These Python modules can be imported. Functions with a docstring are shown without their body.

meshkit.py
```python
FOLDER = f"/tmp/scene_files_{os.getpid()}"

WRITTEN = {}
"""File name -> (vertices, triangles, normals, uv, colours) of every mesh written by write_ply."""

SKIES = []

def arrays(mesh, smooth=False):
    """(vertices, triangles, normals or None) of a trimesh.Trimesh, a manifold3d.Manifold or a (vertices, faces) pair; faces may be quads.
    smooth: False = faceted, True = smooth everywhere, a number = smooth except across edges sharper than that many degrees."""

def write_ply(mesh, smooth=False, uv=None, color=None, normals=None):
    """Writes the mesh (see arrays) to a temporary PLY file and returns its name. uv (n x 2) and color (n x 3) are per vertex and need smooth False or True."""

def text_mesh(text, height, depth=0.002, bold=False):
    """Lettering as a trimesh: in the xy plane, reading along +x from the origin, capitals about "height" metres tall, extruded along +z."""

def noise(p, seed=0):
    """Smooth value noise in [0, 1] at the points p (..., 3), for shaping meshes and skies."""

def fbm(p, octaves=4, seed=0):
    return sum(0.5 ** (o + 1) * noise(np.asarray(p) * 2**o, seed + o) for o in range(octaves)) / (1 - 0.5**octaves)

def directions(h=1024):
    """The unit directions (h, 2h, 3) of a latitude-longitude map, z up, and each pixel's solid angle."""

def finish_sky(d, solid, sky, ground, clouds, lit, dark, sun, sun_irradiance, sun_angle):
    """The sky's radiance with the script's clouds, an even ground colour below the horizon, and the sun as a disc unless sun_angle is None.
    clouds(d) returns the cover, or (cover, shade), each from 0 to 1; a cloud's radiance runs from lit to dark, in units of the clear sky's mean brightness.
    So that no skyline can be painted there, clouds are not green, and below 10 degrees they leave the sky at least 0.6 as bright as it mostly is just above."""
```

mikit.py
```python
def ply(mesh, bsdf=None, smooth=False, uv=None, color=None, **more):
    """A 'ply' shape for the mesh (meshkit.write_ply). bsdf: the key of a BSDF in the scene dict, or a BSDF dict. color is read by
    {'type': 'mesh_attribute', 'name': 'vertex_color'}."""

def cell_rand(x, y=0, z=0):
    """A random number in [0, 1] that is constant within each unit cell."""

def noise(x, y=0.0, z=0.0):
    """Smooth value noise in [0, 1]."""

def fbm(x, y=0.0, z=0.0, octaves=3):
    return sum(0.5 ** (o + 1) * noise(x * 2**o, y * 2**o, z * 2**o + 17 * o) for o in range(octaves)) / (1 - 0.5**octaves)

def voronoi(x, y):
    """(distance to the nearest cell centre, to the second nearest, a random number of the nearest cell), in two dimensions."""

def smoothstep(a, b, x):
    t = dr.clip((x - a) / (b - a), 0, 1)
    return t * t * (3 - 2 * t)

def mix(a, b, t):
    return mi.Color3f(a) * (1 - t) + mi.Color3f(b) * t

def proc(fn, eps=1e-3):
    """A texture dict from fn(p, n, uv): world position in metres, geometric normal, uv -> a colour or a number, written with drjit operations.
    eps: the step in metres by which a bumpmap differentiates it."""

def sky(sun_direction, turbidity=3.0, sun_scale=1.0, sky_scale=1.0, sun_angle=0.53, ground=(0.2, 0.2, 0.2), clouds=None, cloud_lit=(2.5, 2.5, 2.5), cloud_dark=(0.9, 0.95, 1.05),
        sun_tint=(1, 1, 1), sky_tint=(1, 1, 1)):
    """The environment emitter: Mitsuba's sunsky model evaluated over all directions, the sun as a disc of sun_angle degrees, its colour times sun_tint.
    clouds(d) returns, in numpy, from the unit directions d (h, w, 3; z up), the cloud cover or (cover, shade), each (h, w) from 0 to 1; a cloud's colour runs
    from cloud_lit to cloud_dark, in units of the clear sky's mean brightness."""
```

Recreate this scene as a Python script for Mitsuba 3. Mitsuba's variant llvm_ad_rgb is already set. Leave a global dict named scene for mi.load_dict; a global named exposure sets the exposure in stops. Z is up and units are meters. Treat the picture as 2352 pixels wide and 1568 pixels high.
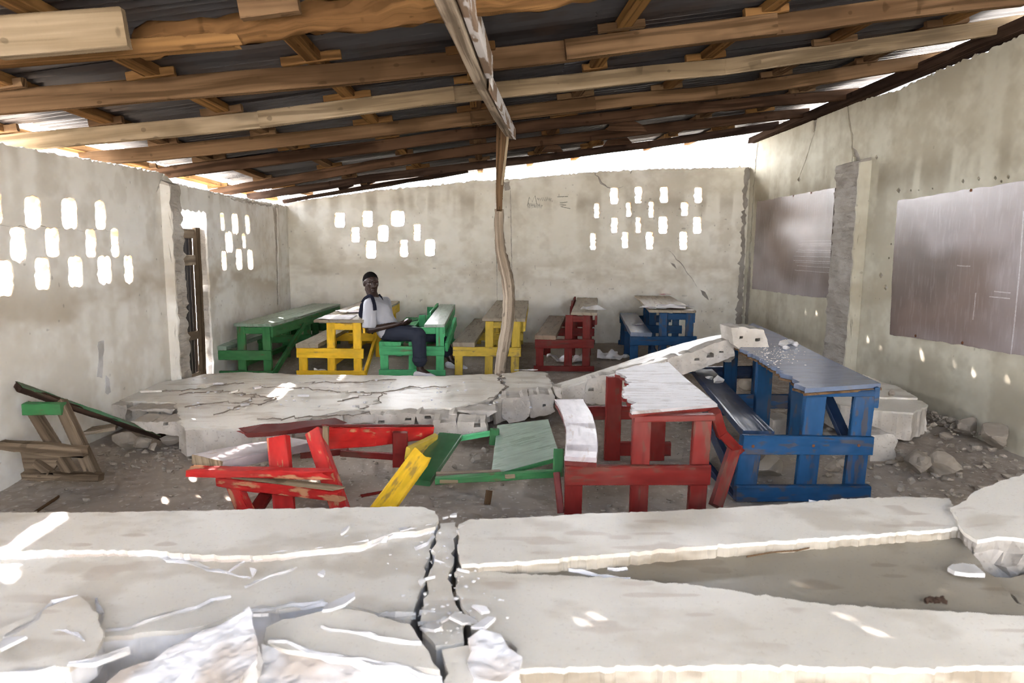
import math, random
import numpy as np, trimesh, drjit as dr, mitsuba as mi, mikit, meshkit
import manifold3d as m3
from shapely.geometry import Polygon, LineString, Point, box as sbox
from shapely.ops import unary_union
from mikit import proc, noise, fbm, voronoi, smoothstep, mix, cell_rand

scene, labels = {}, {}
T = mi.ScalarTransform4f
RNG = np.random.default_rng(7)

# ---------------------------------------------------------------- camera, sky, exposure
W, H, F = 2352, 1568, 1568.0
CAM = np.array([0, 0, 1.35])
YAW, PITCH, ROLL = math.atan(26 / F), math.atan(216 / F), math.radians(0.5)
FW = np.array([math.sin(YAW) * math.cos(PITCH), math.cos(YAW) * math.cos(PITCH), -math.sin(PITCH)])
R0 = np.array([math.cos(YAW), -math.sin(YAW), 0]); U0 = np.cross(R0, FW)
RT = R0 * math.cos(ROLL) + U0 * math.sin(ROLL); UP = U0 * math.cos(ROLL) - R0 * math.sin(ROLL)
scene['camera'] = {'type': 'thinlens', 'fov': 2 * math.degrees(math.atan(1176 / F)), 'fov_axis': 'x',
                   'aperture_radius': 0.0035, 'focus_distance': 5.5, 'near_clip': 0.05, 'far_clip': 500.0,
                   'to_world': T().look_at(origin=CAM.tolist(), target=(CAM + FW).tolist(), up=UP.tolist())}
SUN = np.array([-0.905, 0.86, 1.0])          # towards the sun: low, behind the far left corner

def clouds(d):                               # high thin haze, brightest around the sun
    c = meshkit.fbm(d * 2.2 + 5.0, 4, seed=3)
    near = np.clip((d @ unit_(SUN) - 0.05) / 0.75, 0, 1)
    return np.clip((c - 0.42) / 0.35, 0, 0.45) * (1 - near) + 0.9 * near, np.clip(1 - 1.15 * near, 0, 1)
unit_ = lambda v: np.asarray(v, float) / np.linalg.norm(v)
scene['sky'] = mikit.sky(SUN, turbidity=7.5, sun_scale=1.3, sky_scale=1.0, sun_angle=0.6, ground=(0.32, 0.30, 0.27),
                         clouds=clouds, cloud_lit=(9.0, 9.0, 9.3), cloud_dark=(1.3, 1.35, 1.4), sun_tint=(1, 1.12, 1.45), sky_tint=(1.0, 1.02, 1.1))
exposure = 5.72

def on(px, py, n, c):                        # where the sight line of a photo pixel meets the plane n.p = c
    d = FW + (px - 1176) / F * RT - (py - 784) / F * UP
    n = np.asarray(n, float)
    return CAM + d * ((c - n @ CAM) / (n @ d))
def PZ(px, py, z): return on(px, py, (0, 0, 1), z)
def PY(px, py, y): return on(px, py, (0, 1, 0), y)
def PX(px, py, x): return on(px, py, (1, 0, 0), x)

# ---------------------------------------------------------------- helpers
def num(name):
    used = lambda k: k in scene or k in labels or any(q.startswith(k + '__') for q in scene)
    if not used(name): return name
    i = 1
    while used(f'{name}_{i:03d}'): i += 1
    return f'{name}_{i:03d}'
def tag(key, label, cat=None, group=None, kind=None):
    d = {'label': label} if label else {}
    if cat: d['category'] = cat
    if group: d['group'] = group
    if kind: d['kind'] = kind
    labels[key] = d
    return key
def thing(name, label, cat, group=None, kind=None):
    return tag(num(name), label, cat, group, kind)
def put(name, mesh, bsdf, parent=None, smooth=False, label=None, cat=None, group=None, kind=None):
    key = num(parent + '__' + name if parent else name)
    if isinstance(mesh, tuple) and len(mesh) == 3:
        v, f, uv = mesh
        scene[key] = mikit.ply((v, f), bsdf, bool(smooth), uv=uv)
    else:
        scene[key] = mikit.ply(mesh, bsdf, smooth)
    if label or kind or cat: tag(key, label, cat, group, kind)
    return key
def joinm(ms):
    V, Fs, U, o = [], [], [], 0
    for v, f, u in ms:
        V.append(v); Fs.append(np.asarray(f) + o); U.append(u); o += len(v)
    return np.vstack(V), np.vstack(Fs), np.vstack(U)
def unit(v):
    v = np.asarray(v, float); return v / (np.linalg.norm(v) + 1e-12)

def sweep(P, w, t, up=(0, 0, 1), bev=0.004, jit=0.0, spl=(0, 0), rng=None, rnd=None):
    """A board or pole through the points P: width w across, thickness t along up, chamfered edges; spl = splintered ends."""
    rng = rng or RNG
    P = np.asarray(P, float); n = len(P)
    w = np.broadcast_to(np.asarray(w, float), (n,)); t = np.broadcast_to(np.asarray(t, float), (n,))
    tan = np.gradient(P, axis=0); tan /= np.linalg.norm(tan, axis=1, keepdims=True)
    ups = np.broadcast_to(np.asarray(up, float), (n, 3))
    side = np.cross(tan, ups); side /= np.linalg.norm(side, axis=1, keepdims=True)
    nr = np.cross(side, tan)
    if rnd:
        a = np.linspace(0, 2 * np.pi, rnd, endpoint=False) + 0.2
        cs = np.stack([np.cos(a), np.sin(a)], 1)[None] * np.stack([w / 2, t / 2], 1)[:, None]
    else:
        b = np.minimum(bev, 0.3 * np.minimum(w, t))
        x, y = w / 2, t / 2
        cs = np.stack([np.stack(q, 1) for q in [(x - b, -y), (x, -y + b), (x, y - b), (x - b, y), (-x + b, y), (-x, y - b), (-x, -y + b), (-x + b, -y)]], 1)
    k = cs.shape[1]
    if jit: cs = cs + rng.normal(0, jit, cs.shape)
    V = P[:, None] + cs[..., :1] * side[:, None] + cs[..., 1:] * nr[:, None]
    for e, i in ((0, 0), (1, n - 1)):
        if spl[e]: V[i] += tan[i] * rng.uniform(-1, 1, (k, 1)) * spl[e]
    s = np.concatenate([[0], np.cumsum(np.linalg.norm(np.diff(P, axis=0), axis=1))]) + rng.uniform(0, 50)
    o = rng.uniform(0, 50)
    uv = np.stack([np.broadcast_to(s[:, None], (n, k)), cs[..., 0] + 0.43 * cs[..., 1] + o], -1)
    V = np.vstack([V.reshape(-1, 3), P[:1] + tan[:1] * (V[0] - P[0]).dot(tan[0]).mean(), P[-1:] + tan[-1:] * (V[-1] - P[-1]).dot(tan[-1]).mean()])
    uv = np.vstack([uv.reshape(-1, 2), [[s[0], o]], [[s[-1], o]]])
    f = []
    for i in range(n - 1):
        for j in range(k):
            a, b_, c, d = i * k + j, i * k + (j + 1) % k, (i + 1) * k + (j + 1) % k, (i + 1) * k + j
            f += [(a, b_, c), (a, c, d)]
    for j in range(k):
        f += [(n * k, (j + 1) % k, j), (n * k + 1, (n - 1) * k + j, (n - 1) * k + (j + 1) % k)]
    f = np.array(f)
    tm = trimesh.Trimesh(V, f, process=False)
    if tm.volume < 0: f = f[:, ::-1]
    return V, f, uv
def board(a, b, w, t, up=(0, 0, 1), bev=0.004, bow=0.0, sag=0.0, spl=(0, 0), n=None, jit=0.0012):
    a, b = np.asarray(a, float), np.asarray(b, float)
    n = n or (2 if not (bow or sag) else 7)
    s = np.linspace(0, 1, n)[:, None]
    P = a + (b - a) * s
    side = unit(np.cross(b - a, up))
    P = P + (np.sin(np.pi * s) * bow) * side - (np.sin(np.pi * s) * sag) * np.asarray(up, float)
    return sweep(P, w, t, up, bev, jit, spl)

def jagged(pts, amp=0.01, step=0.03, seed=0, keep=None):
    """The closed outline pts (n x 2) with a broken edge; keep = indices of segments left straight."""
    rng = np.random.default_rng(seed); out = []
    pts = np.asarray(pts, float)
    for i in range(len(pts)):
        a, b = pts[i], pts[(i + 1) % len(pts)]
        L = np.linalg.norm(b - a); m = max(1, int(L / step))
        nr = np.array([-(b - a)[1], (b - a)[0]]) / (L + 1e-9)
        for j in range(m):
            q = a + (b - a) * j / m
            if j and not (keep and i in keep): q = q + nr * rng.normal(0, amp) + (b - a) / m * rng.uniform(-.3, .3)
            out.append(q)
    p = Polygon(out)
    if not p.is_valid:
        p = p.buffer(0)
        if p.geom_type != 'Polygon': p = max(p.geoms, key=lambda g: g.area)
    return p
def polys(g):
    return [q for q in getattr(g, 'geoms', [g]) if q.geom_type == 'Polygon' and q.area > 1e-6]
def extrude(poly, h):
    """Manifold of a shapely polygon (holes too) from z = 0 to h."""
    cs = []
    for g in polys(poly):
        cs.append(np.array(g.exterior.coords)[:-1])
        cs += [np.array(r.coords)[:-1] for r in g.interiors]
    return m3.Manifold.extrude(m3.CrossSection(cs, m3.FillRule.EvenOdd), h)
def mesh_of(m):
    q = m.to_mesh(); return np.array(q.vert_properties[:, :3], float), np.array(q.tri_verts, int)
def plate(poly, h, O, ex, ey, rng=None, refine=None, warp=None):
    """The polygon extruded by h along ex x ey, set at O; uv follow the plate's own axes."""
    m = extrude(poly, h)
    if refine: m = m.refine_to_length(refine)
    v, f = mesh_of(m)
    if warp: v = warp(v)
    ex, ey = unit(ex), unit(ey); ez = unit(np.cross(ex, ey)); ey = np.cross(ez, ex)
    V = np.asarray(O, float) + v[:, :1] * ex + v[:, 1:2] * ey + v[:, 2:] * ez
    o = RNG.uniform(0, 50, 2)
    return V, f, v[:, :2] + 0.4 * v[:, 2:] + o
def rock(c, r, seed, squash=0.75, rough=0.28, sub=2):
    rng = np.random.default_rng(seed)
    m = trimesh.creation.icosphere(subdivisions=sub)
    v = m.vertices.copy()
    for _ in range(15):                                      # flats, as on broken concrete
        n = unit(rng.normal(size=3)); d = rng.uniform(0.42, 0.78)
        e = v @ n - d; v = v - np.maximum(e, 0)[:, None] * n
    v *= 1 + rough * (meshkit.fbm(v * 2.2 + seed * 3.7, 3, seed) - 0.5)[:, None]
    v *= np.array([1, rng.uniform(.6, .95), squash]) * r
    a = rng.uniform(0, 6.28); ca, sa = math.cos(a), math.sin(a)
    v = v @ np.array([[ca, sa, 0], [-sa, ca, 0], [0, 0, 1]])
    v = v + np.asarray(c) - [0, 0, v[:, 2].min()]
    return v, np.array(m.faces)

# ---------------------------------------------------------------- materials
def rgb(*c): return {'type': 'rgb', 'value': list(map(float, c))}
def C(*c): return mi.Color3f(*map(float, c))
def bump(inner, fn, scale, eps=2e-3):
    return {'type': 'bumpmap', 'arbitrary': proc(fn, eps), 'scale': scale, 'bsdf': inner}
def diffuse(fn): return {'type': 'diffuse', 'reflectance': proc(fn)}
def glossy(fn, rough=0.4, spec=0.5, metallic=0.0):
    return {'type': 'principled', 'base_color': proc(fn), 'roughness': rough, 'specular': spec, 'metallic': metallic}

def plaster(c0, c1, c2, band):
    def fn(p, n, uv):
        big = fbm(p.x * .9 + 3, p.y * .9, p.z * 1.1, 4)
        mid = fbm(p.x * 3.1, p.y * 3.1, p.z * 2.6 + 7, 4)
        fine = fbm(p.x * 11, p.y * 11, p.z * 11, 3)
        streak = fbm(p.x * 6, p.y * 6, p.z * .55, 3)
        c = mix(C(*c0), C(*c1), smoothstep(.36, .66, big * .5 + mid * .35 + fine * .2))
        grime = smoothstep(.44, .66, streak * .45 + mid * .4 + fine * .2)
        c = mix(c, C(*c2), grime * .34)
        b = band * dr.exp(-dr.square((p.z - .98 + .35 * (big - .5)) / .2)) * smoothstep(.36, .60, fbm(p.x * 1.9, p.y * 1.9, p.z * 4, 4))
        c = mix(c, C(*c2), b)
        rim = smoothstep(.0, .30, p.z - 1.72 - .0) * smoothstep(.42, .60, streak) * smoothstep(2.2, 1.98, p.z)
        c = mix(c, C(*[x * .7 for x in c2]), rim * .45)
        blot = smoothstep(.60, .72, fbm(p.x * 5.3 + 2, p.y * 5.3, p.z * 4.1, 4))
        c = mix(c, C(*[x * .8 for x in c2]), blot * .17)
        spots = smoothstep(.86, .91, noise(p.x * 31, p.y * 31, p.z * 22)) * .4
        return mix(c, C(.14, .12, .10), spots * smoothstep(.50, .64, fbm(p.x * 2.2, p.y * 2.2, p.z * 2.2, 3)))
    return fn
pbump = lambda p, n, uv: fbm(p.x * 14, p.y * 14, p.z * 14, 3) + .25 * noise(p.x * 120, p.y * 120, p.z * 120)
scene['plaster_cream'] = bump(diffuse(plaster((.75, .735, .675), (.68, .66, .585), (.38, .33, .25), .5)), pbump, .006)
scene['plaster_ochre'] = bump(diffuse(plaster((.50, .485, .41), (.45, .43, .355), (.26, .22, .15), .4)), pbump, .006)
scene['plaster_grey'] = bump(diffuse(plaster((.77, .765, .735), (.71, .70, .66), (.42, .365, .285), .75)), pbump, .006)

def core_fn(p, n, uv):
    a = fbm(p.x * 6, p.y * 6, p.z * 6, 4); g = noise(p.x * 90, p.y * 90, p.z * 90)
    c = mix(C(.51, .48, .44), C(.38, .35, .31), smoothstep(.3, .7, a))
    return mix(c, C(.26, .23, .20), smoothstep(.72, .9, g) * .5)
corebump = lambda p, n, uv: fbm(p.x * 22, p.y * 22, p.z * 22, 4)
scene['block_core'] = bump(diffuse(core_fn), corebump, .012)
def core2(p, n, uv): return core_fn(p, n, uv) * .66
scene['concrete_dark'] = bump(diffuse(core2), corebump, .012)
def chalk(p, n, uv):
    return mix(C(.57, .57, .585), C(.42, .41, .395), smoothstep(.35, .7, fbm(p.x * 10, p.y * 10, p.z * 10, 3)))
scene['plaster_broken'] = {'type': 'twosided', 'bsdf': bump(diffuse(chalk), corebump, .008)}
scene['torn_plaster'] = bump(diffuse(lambda p, n, uv: mix(C(.55, .55, .565), C(.37, .325, .285), smoothstep(.38, .60, fbm(p.x * 6, p.y * 6, p.z * 6, 4)))), corebump, .02)
scene['slab_dull_shade'] = bump(glossy(lambda p, n, uv: slabtop(p, n, uv) * C(.36, .34, .30), .36, .5), lambda p, n, uv: fbm(p.x * 12, p.y * 12, p.z * 12, 3), .003)  # dull tan slab plaster, darkened further to put shade into the colour
scene['plaster_edge'] = bump(diffuse(lambda p, n, uv: mix(C(.33, .30, .25), C(.21, .18, .14), smoothstep(.35, .7, fbm(p.x * 9, p.y * 9, p.z * 20, 3)))), corebump, .01)
def slabtop(p, n, uv):
    a = fbm(p.x * 1.3 + 9, p.y * 1.3, p.z, 4); b = fbm(p.x * 5, p.y * 8, 3.0, 4); s = noise(p.x * 130, p.y * 130, 0)
    c = mix(C(.55, .53, .485), C(.455, .43, .38), smoothstep(.35, .68, a))
    c = mix(c, C(.375, .335, .275), smoothstep(.50, .74, b) * .55)
    d = smoothstep(.74, .84, noise(p.x * 7 + 3, p.y * 26, 5.0)) * smoothstep(.48, .62, fbm(p.x * 2, p.y * 2, 8.0, 3))
    c = mix(c, C(.33, .27, .22), d * .45)
    return mix(c, C(.30, .26, .21), smoothstep(.84, .92, s) * .22)
sbump = lambda p, n, uv: fbm(p.x * 12, p.y * 12, p.z * 12, 3)
scene['slab_plaster'] = bump(glossy(slabtop, .38, .5), sbump, .003)
def dirt(p, n, uv):
    a = fbm(p.x * 1.6, p.y * 1.6, 0, 4); b = fbm(p.x * 14, p.y * 14, 0, 4); s = noise(p.x * 60, p.y * 60, 1.0)
    c = mix(C(.37, .325, .28), C(.24, .20, .165), smoothstep(.3, .7, a * .6 + b * .4))
    c = mix(c, C(.48, .44, .39), smoothstep(.5, .75, b) * .5)
    return mix(c, C(.55, .52, .48), smoothstep(.82, .92, s) * .7)
scene['floor_dirt'] = bump(diffuse(dirt), lambda p, n, uv: fbm(p.x * 18, p.y * 18, 0, 4), .02)
scene['yard'] = diffuse(lambda p, n, uv: mix(C(.42, .40, .36), C(.34, .31, .26), fbm(p.x * .5, p.y * .5, 0, 3)))

def wood(c0, c1, dark=.5):
    def fn(p, n, uv):
        w = uv.y + .012 * noise(uv.x * 2.1, uv.y * 9, 3.0)
        g = fbm(uv.x * 1.3, w * 85, 0, 4); k = fbm(uv.x * 1.4, uv.y * 9, 4.0, 4)
        c = mix(C(*c0), C(*c1), smoothstep(.32, .62, g * .5 + k * .5))
        c = mix(c, C(*[x * .45 for x in c1]), smoothstep(.56, .70, g) * .45)
        stain = smoothstep(.56, .72, fbm(uv.x * 2.3 + 9, uv.y * 14, 8.0, 4))
        c = mix(c, C(*[x * .5 for x in c1]), stain * .5)
        knot = smoothstep(.88, .94, noise(uv.x * 15, uv.y * 42, 2.0))
        return mix(c, C(*[x * .3 for x in c1]), knot * dark)
    return fn
gbump = lambda p, n, uv: fbm(uv.x * 3, uv.y * 90, 0, 3)
scene['wood_brown'] = bump(diffuse(wood((.145, .092, .052), (.08, .048, .027))), gbump, .003)
scene['wood_orange'] = bump(diffuse(wood((.19, .105, .042), (.10, .053, .023))), gbump, .003)
scene['wood_pale'] = bump(diffuse(wood((.27, .215, .15), (.18, .135, .085))), gbump, .003)
scene['wood_dark'] = bump(diffuse(wood((.06, .04, .03), (.03, .02, .016))), gbump, .003)
scene['wood_dusky'] = bump(diffuse(wood((.075, .044, .028), (.04, .024, .016))), gbump, .003)
scene['wood_weathered'] = bump(diffuse(wood((.20, .155, .11), (.11, .082, .056))), gbump, .004)
scene['wood_grey'] = bump(diffuse(wood((.40, .34, .27), (.22, .175, .13))), gbump, .004)
def whitewash(p, n, uv):
    g = fbm(uv.x * 5, uv.y * 30, 0, 4)
    return mix(C(.60, .58, .58), C(.26, .19, .14), smoothstep(.5, .6, g))
scene['wood_whitewashed'] = bump(diffuse(whitewash), gbump, .003)

def paint(c, under, wear=.62, rough=.5, spec=.14, grain=.5):
    def fn(p, n, uv):
        g = fbm(uv.x * 3, uv.y * 40, 0, 4); k = fbm(uv.x * 17 + 7, uv.y * 42, 1.0, 4) * .65 + fbm(uv.x * 5, uv.y * 11, 6.0, 3) * .35
        col = C(*c) * (.72 + .5 * k)
        col = mix(col, C(*[x * .45 for x in c]), smoothstep(.55, .8, g) * grain)
        worn = smoothstep(wear - .03, wear + .05, k * .6 + g * .4)
        dust = smoothstep(.5, .75, fbm(p.x * 7, p.y * 7, p.z * 7, 3)) * .10
        return mix(mix(col, C(*under), worn * .7), C(.17, .15, .125), dust)
    return bump(glossy(fn, rough, spec), gbump, .0016)
scene['paint_green'] = paint((.034, .145, .05), (.10, .07, .04))
scene['paint_green_chipped'] = paint((.03, .17, .07), (.07, .05, .035), .5)
scene['paint_green_gloss'] = paint((.035, .12, .05), (.09, .08, .05), .66, .18, .7, .2)
scene['paint_mint'] = paint((.07, .36, .15), (.14, .12, .07), .66)
scene['paint_yellow'] = paint((.70, .44, .03), (.30, .18, .07), .64, grain=.25)
scene['paint_yellow_dull'] = paint((.50, .36, .05), (.20, .15, .08), .6)
scene['paint_red'] = paint((.125, .012, .010), (.085, .04, .028), .6)
scene['paint_bright_red'] = paint((.40, .022, .020), (.42, .27, .14), .6)
scene['paint_maroon'] = paint((.11, .02, .018), (.08, .04, .03), .66)
scene['paint_blue'] = paint((.009, .050, .128), (.060, .048, .042), .57)
scene['paint_navy'] = paint((.012, .026, .06), (.04, .035, .035), .62, .3)
scene['top_pale'] = paint((.50, .47, .46), (.28, .21, .16), .6, .35, .6, grain=.2)
scene['top_green'] = paint((.19, .26, .21), (.10, .16, .11), .58, .35, .6, grain=.2)
scene['top_brown'] = paint((.26, .225, .17), (.16, .12, .08), .58, .45, grain=.2)
scene['seat_brown'] = paint((.24, .17, .12), (.12, .08, .05), .58, .4, grain=.2)
scene['top_blue_sheen'] = paint((.085, .115, .18), (.10, .10, .11), .62, .24, .8, grain=.2)  # blue lifted towards grey: sheen from the back gap is in the colour
scene['top_white_sheen'] = paint((.34, .325, .33), (.16, .13, .115), .56, .45, .25, grain=.2)  # the white is sky sheen put into the colour, over worn paint
scene['seat_lilac'] = paint((.34, .30, .315), (.25, .20, .18), .6, .3, .5, grain=.2)

def tin(p, n, uv):
    a = fbm(p.x * .8, p.y * 5, 0, 4); b = fbm(p.x * 4, p.y * 4, 2.0, 3)
    c = mix(C(.065, .064, .068), C(.026, .023, .024), smoothstep(.32, .68, a))
    return mix(c, C(.055, .034, .022), smoothstep(.52, .75, b) * .4)
scene['tin'] = {'type': 'twosided', 'bsdf': glossy(tin, .42, .5, .55)}
def bb(p, n, uv):
    sm = fbm(p.y * 1.4, p.z * 1.4, 0, 4); hz = fbm(p.y * 1.1 + 4, p.z * 1.7 + 2, 3.0, 3); sc = fbm(p.y * 60, p.z * 9, 1.0, 3)
    c = mix(C(.15, .110, .095), C(.10, .075, .066), smoothstep(.35, .65, sm))
    c = mix(c, C(.36, .34, .36), smoothstep(.38, .72, hz) * .5 + smoothstep(.5, .8, sc) * .10)  # chalk haze, lightened further so the colour also carries sheen
    edge = smoothstep(1.02, .98, p.z)
    # faint ruled chalk lines and strokes
    ln = mi.Float(0)
    for z0, a, b, k in ((1.415, 7.05, 8.05, .35), (1.395, 7.05, 8.0, .3), (1.345, 7.05, 8.05, .4), (1.325, 7.1, 8.1, .35), (1.275, 7.05, 8.15, .4), (1.225, 7.1, 8.15, .5), (1.205, 7.15, 8.1, .35), (1.165, 7.1, 8.05, .4), (1.11, 7.05, 8.1, .4), (1.45, 7.2, 8.0, .25), (1.07, 4.62, 4.78, .4), (1.03, 4.62, 4.82, .4), (1.24, 5.05, 5.2, .3)):
        ln = dr.maximum(ln, k * dr.select((dr.abs(p.z - z0 - .004 * noise(p.y * 9, z0 * 50, 0)) < .004) & (p.y > a) & (p.y < b), mi.Float(1), mi.Float(0)))
    for y0, z0, z1, k in ((4.56, .62, 1.62, .5), (4.36, .95, 1.55, .25), (4.97, .85, 1.05, .3)):
        yy = y0 + .05 * dr.square((p.z - z0) * 1.0) - .03 * noise(p.z * 3, y0, 0)
        ln = dr.maximum(ln, k * dr.select((dr.abs(p.y - yy) < .006) & (p.z > z0) & (p.z < z1), mi.Float(1), mi.Float(0)))
    return mix(c, C(.6, .6, .62), ln * (.5 + .5 * noise(p.y * 80, p.z * 80, 0)))
scene['blackboard'] = bump(glossy(bb, .32, .6), lambda p, n, uv: fbm(p.x * 30, p.y * 30, p.z * 30, 3), .0015)
scene['chalk_dark'] = {'type': 'diffuse', 'reflectance': rgb(.24, .24, .20)}
scene['void_dark'] = {'type': 'diffuse', 'reflectance': rgb(.012, .011, .01)}
scene['crack_grey'] = {'type': 'twosided', 'bsdf': {'type': 'diffuse', 'reflectance': rgb(.22, .19, .16)}}
scene['hole_raw'] = bump(diffuse(lambda p, n, uv: mix(C(.60, .53, .43), C(.36, .26, .17), smoothstep(.35, .65, fbm(p.x * 26, p.y * 26, p.z * 26, 3)))), corebump, .01)
scene['rust'] = diffuse(lambda p, n, uv: mix(C(.16, .07, .035), C(.07, .035, .025), fbm(p.x * 40, p.y * 40, p.z * 40, 3)))
scene['paper'] = {'type': 'twosided', 'bsdf': diffuse(lambda p, n, uv: mix(C(.84, .84, .85), C(.66, .64, .63), smoothstep(.45, .8, fbm(p.x * 9, p.y * 9, p.z * 20, 3))))}
scene['paper_pink'] = {'type': 'twosided', 'bsdf': {'type': 'diffuse', 'reflectance': rgb(.62, .30, .32)}}
scene['rubble'] = bump(diffuse(lambda p, n, uv: mix(C(.36, .325, .28), C(.20, .17, .135), fbm(p.x * 12, p.y * 12, p.z * 12, 4))), corebump, .01)

# ---------------------------------------------------------------- floor and yard
def heights(x, y):
    p = np.stack([x * 1.1, y * 1.1, x * 0], -1)
    return 0.035 * (meshkit.fbm(p, 4, 5) - 0.5) + 0.018 * (meshkit.fbm(p * 7, 3, 8) - 0.5)
gx, gy = np.meshgrid(np.linspace(-3.3, 3.65, 150), np.linspace(-4.0, 9.95, 300))
V = np.stack([gx.ravel(), gy.ravel(), heights(gx, gy).ravel() - 0.01], 1)
i = np.arange(150 * 300).reshape(300, 150)
a, b, c, d = (q.ravel() for q in (i[:-1, :-1], i[:-1, 1:], i[1:, 1:], i[1:, :-1]))
put('floor', (V, np.vstack([np.stack([a, b, c], 1), np.stack([a, c, d], 1)])), 'floor_dirt', smooth=True, label='bare grey-brown earth floor strewn with crumbs of plaster', kind='structure')
put('ground_outside', trimesh.creation.box((160, 160, .1), T_ := np.array([[1, 0, 0, 0], [0, 1, 0, 20], [0, 0, 1, -.11], [0, 0, 0, 1.0]])), 'yard', label='pale open ground outside the classroom', kind='structure')

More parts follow.
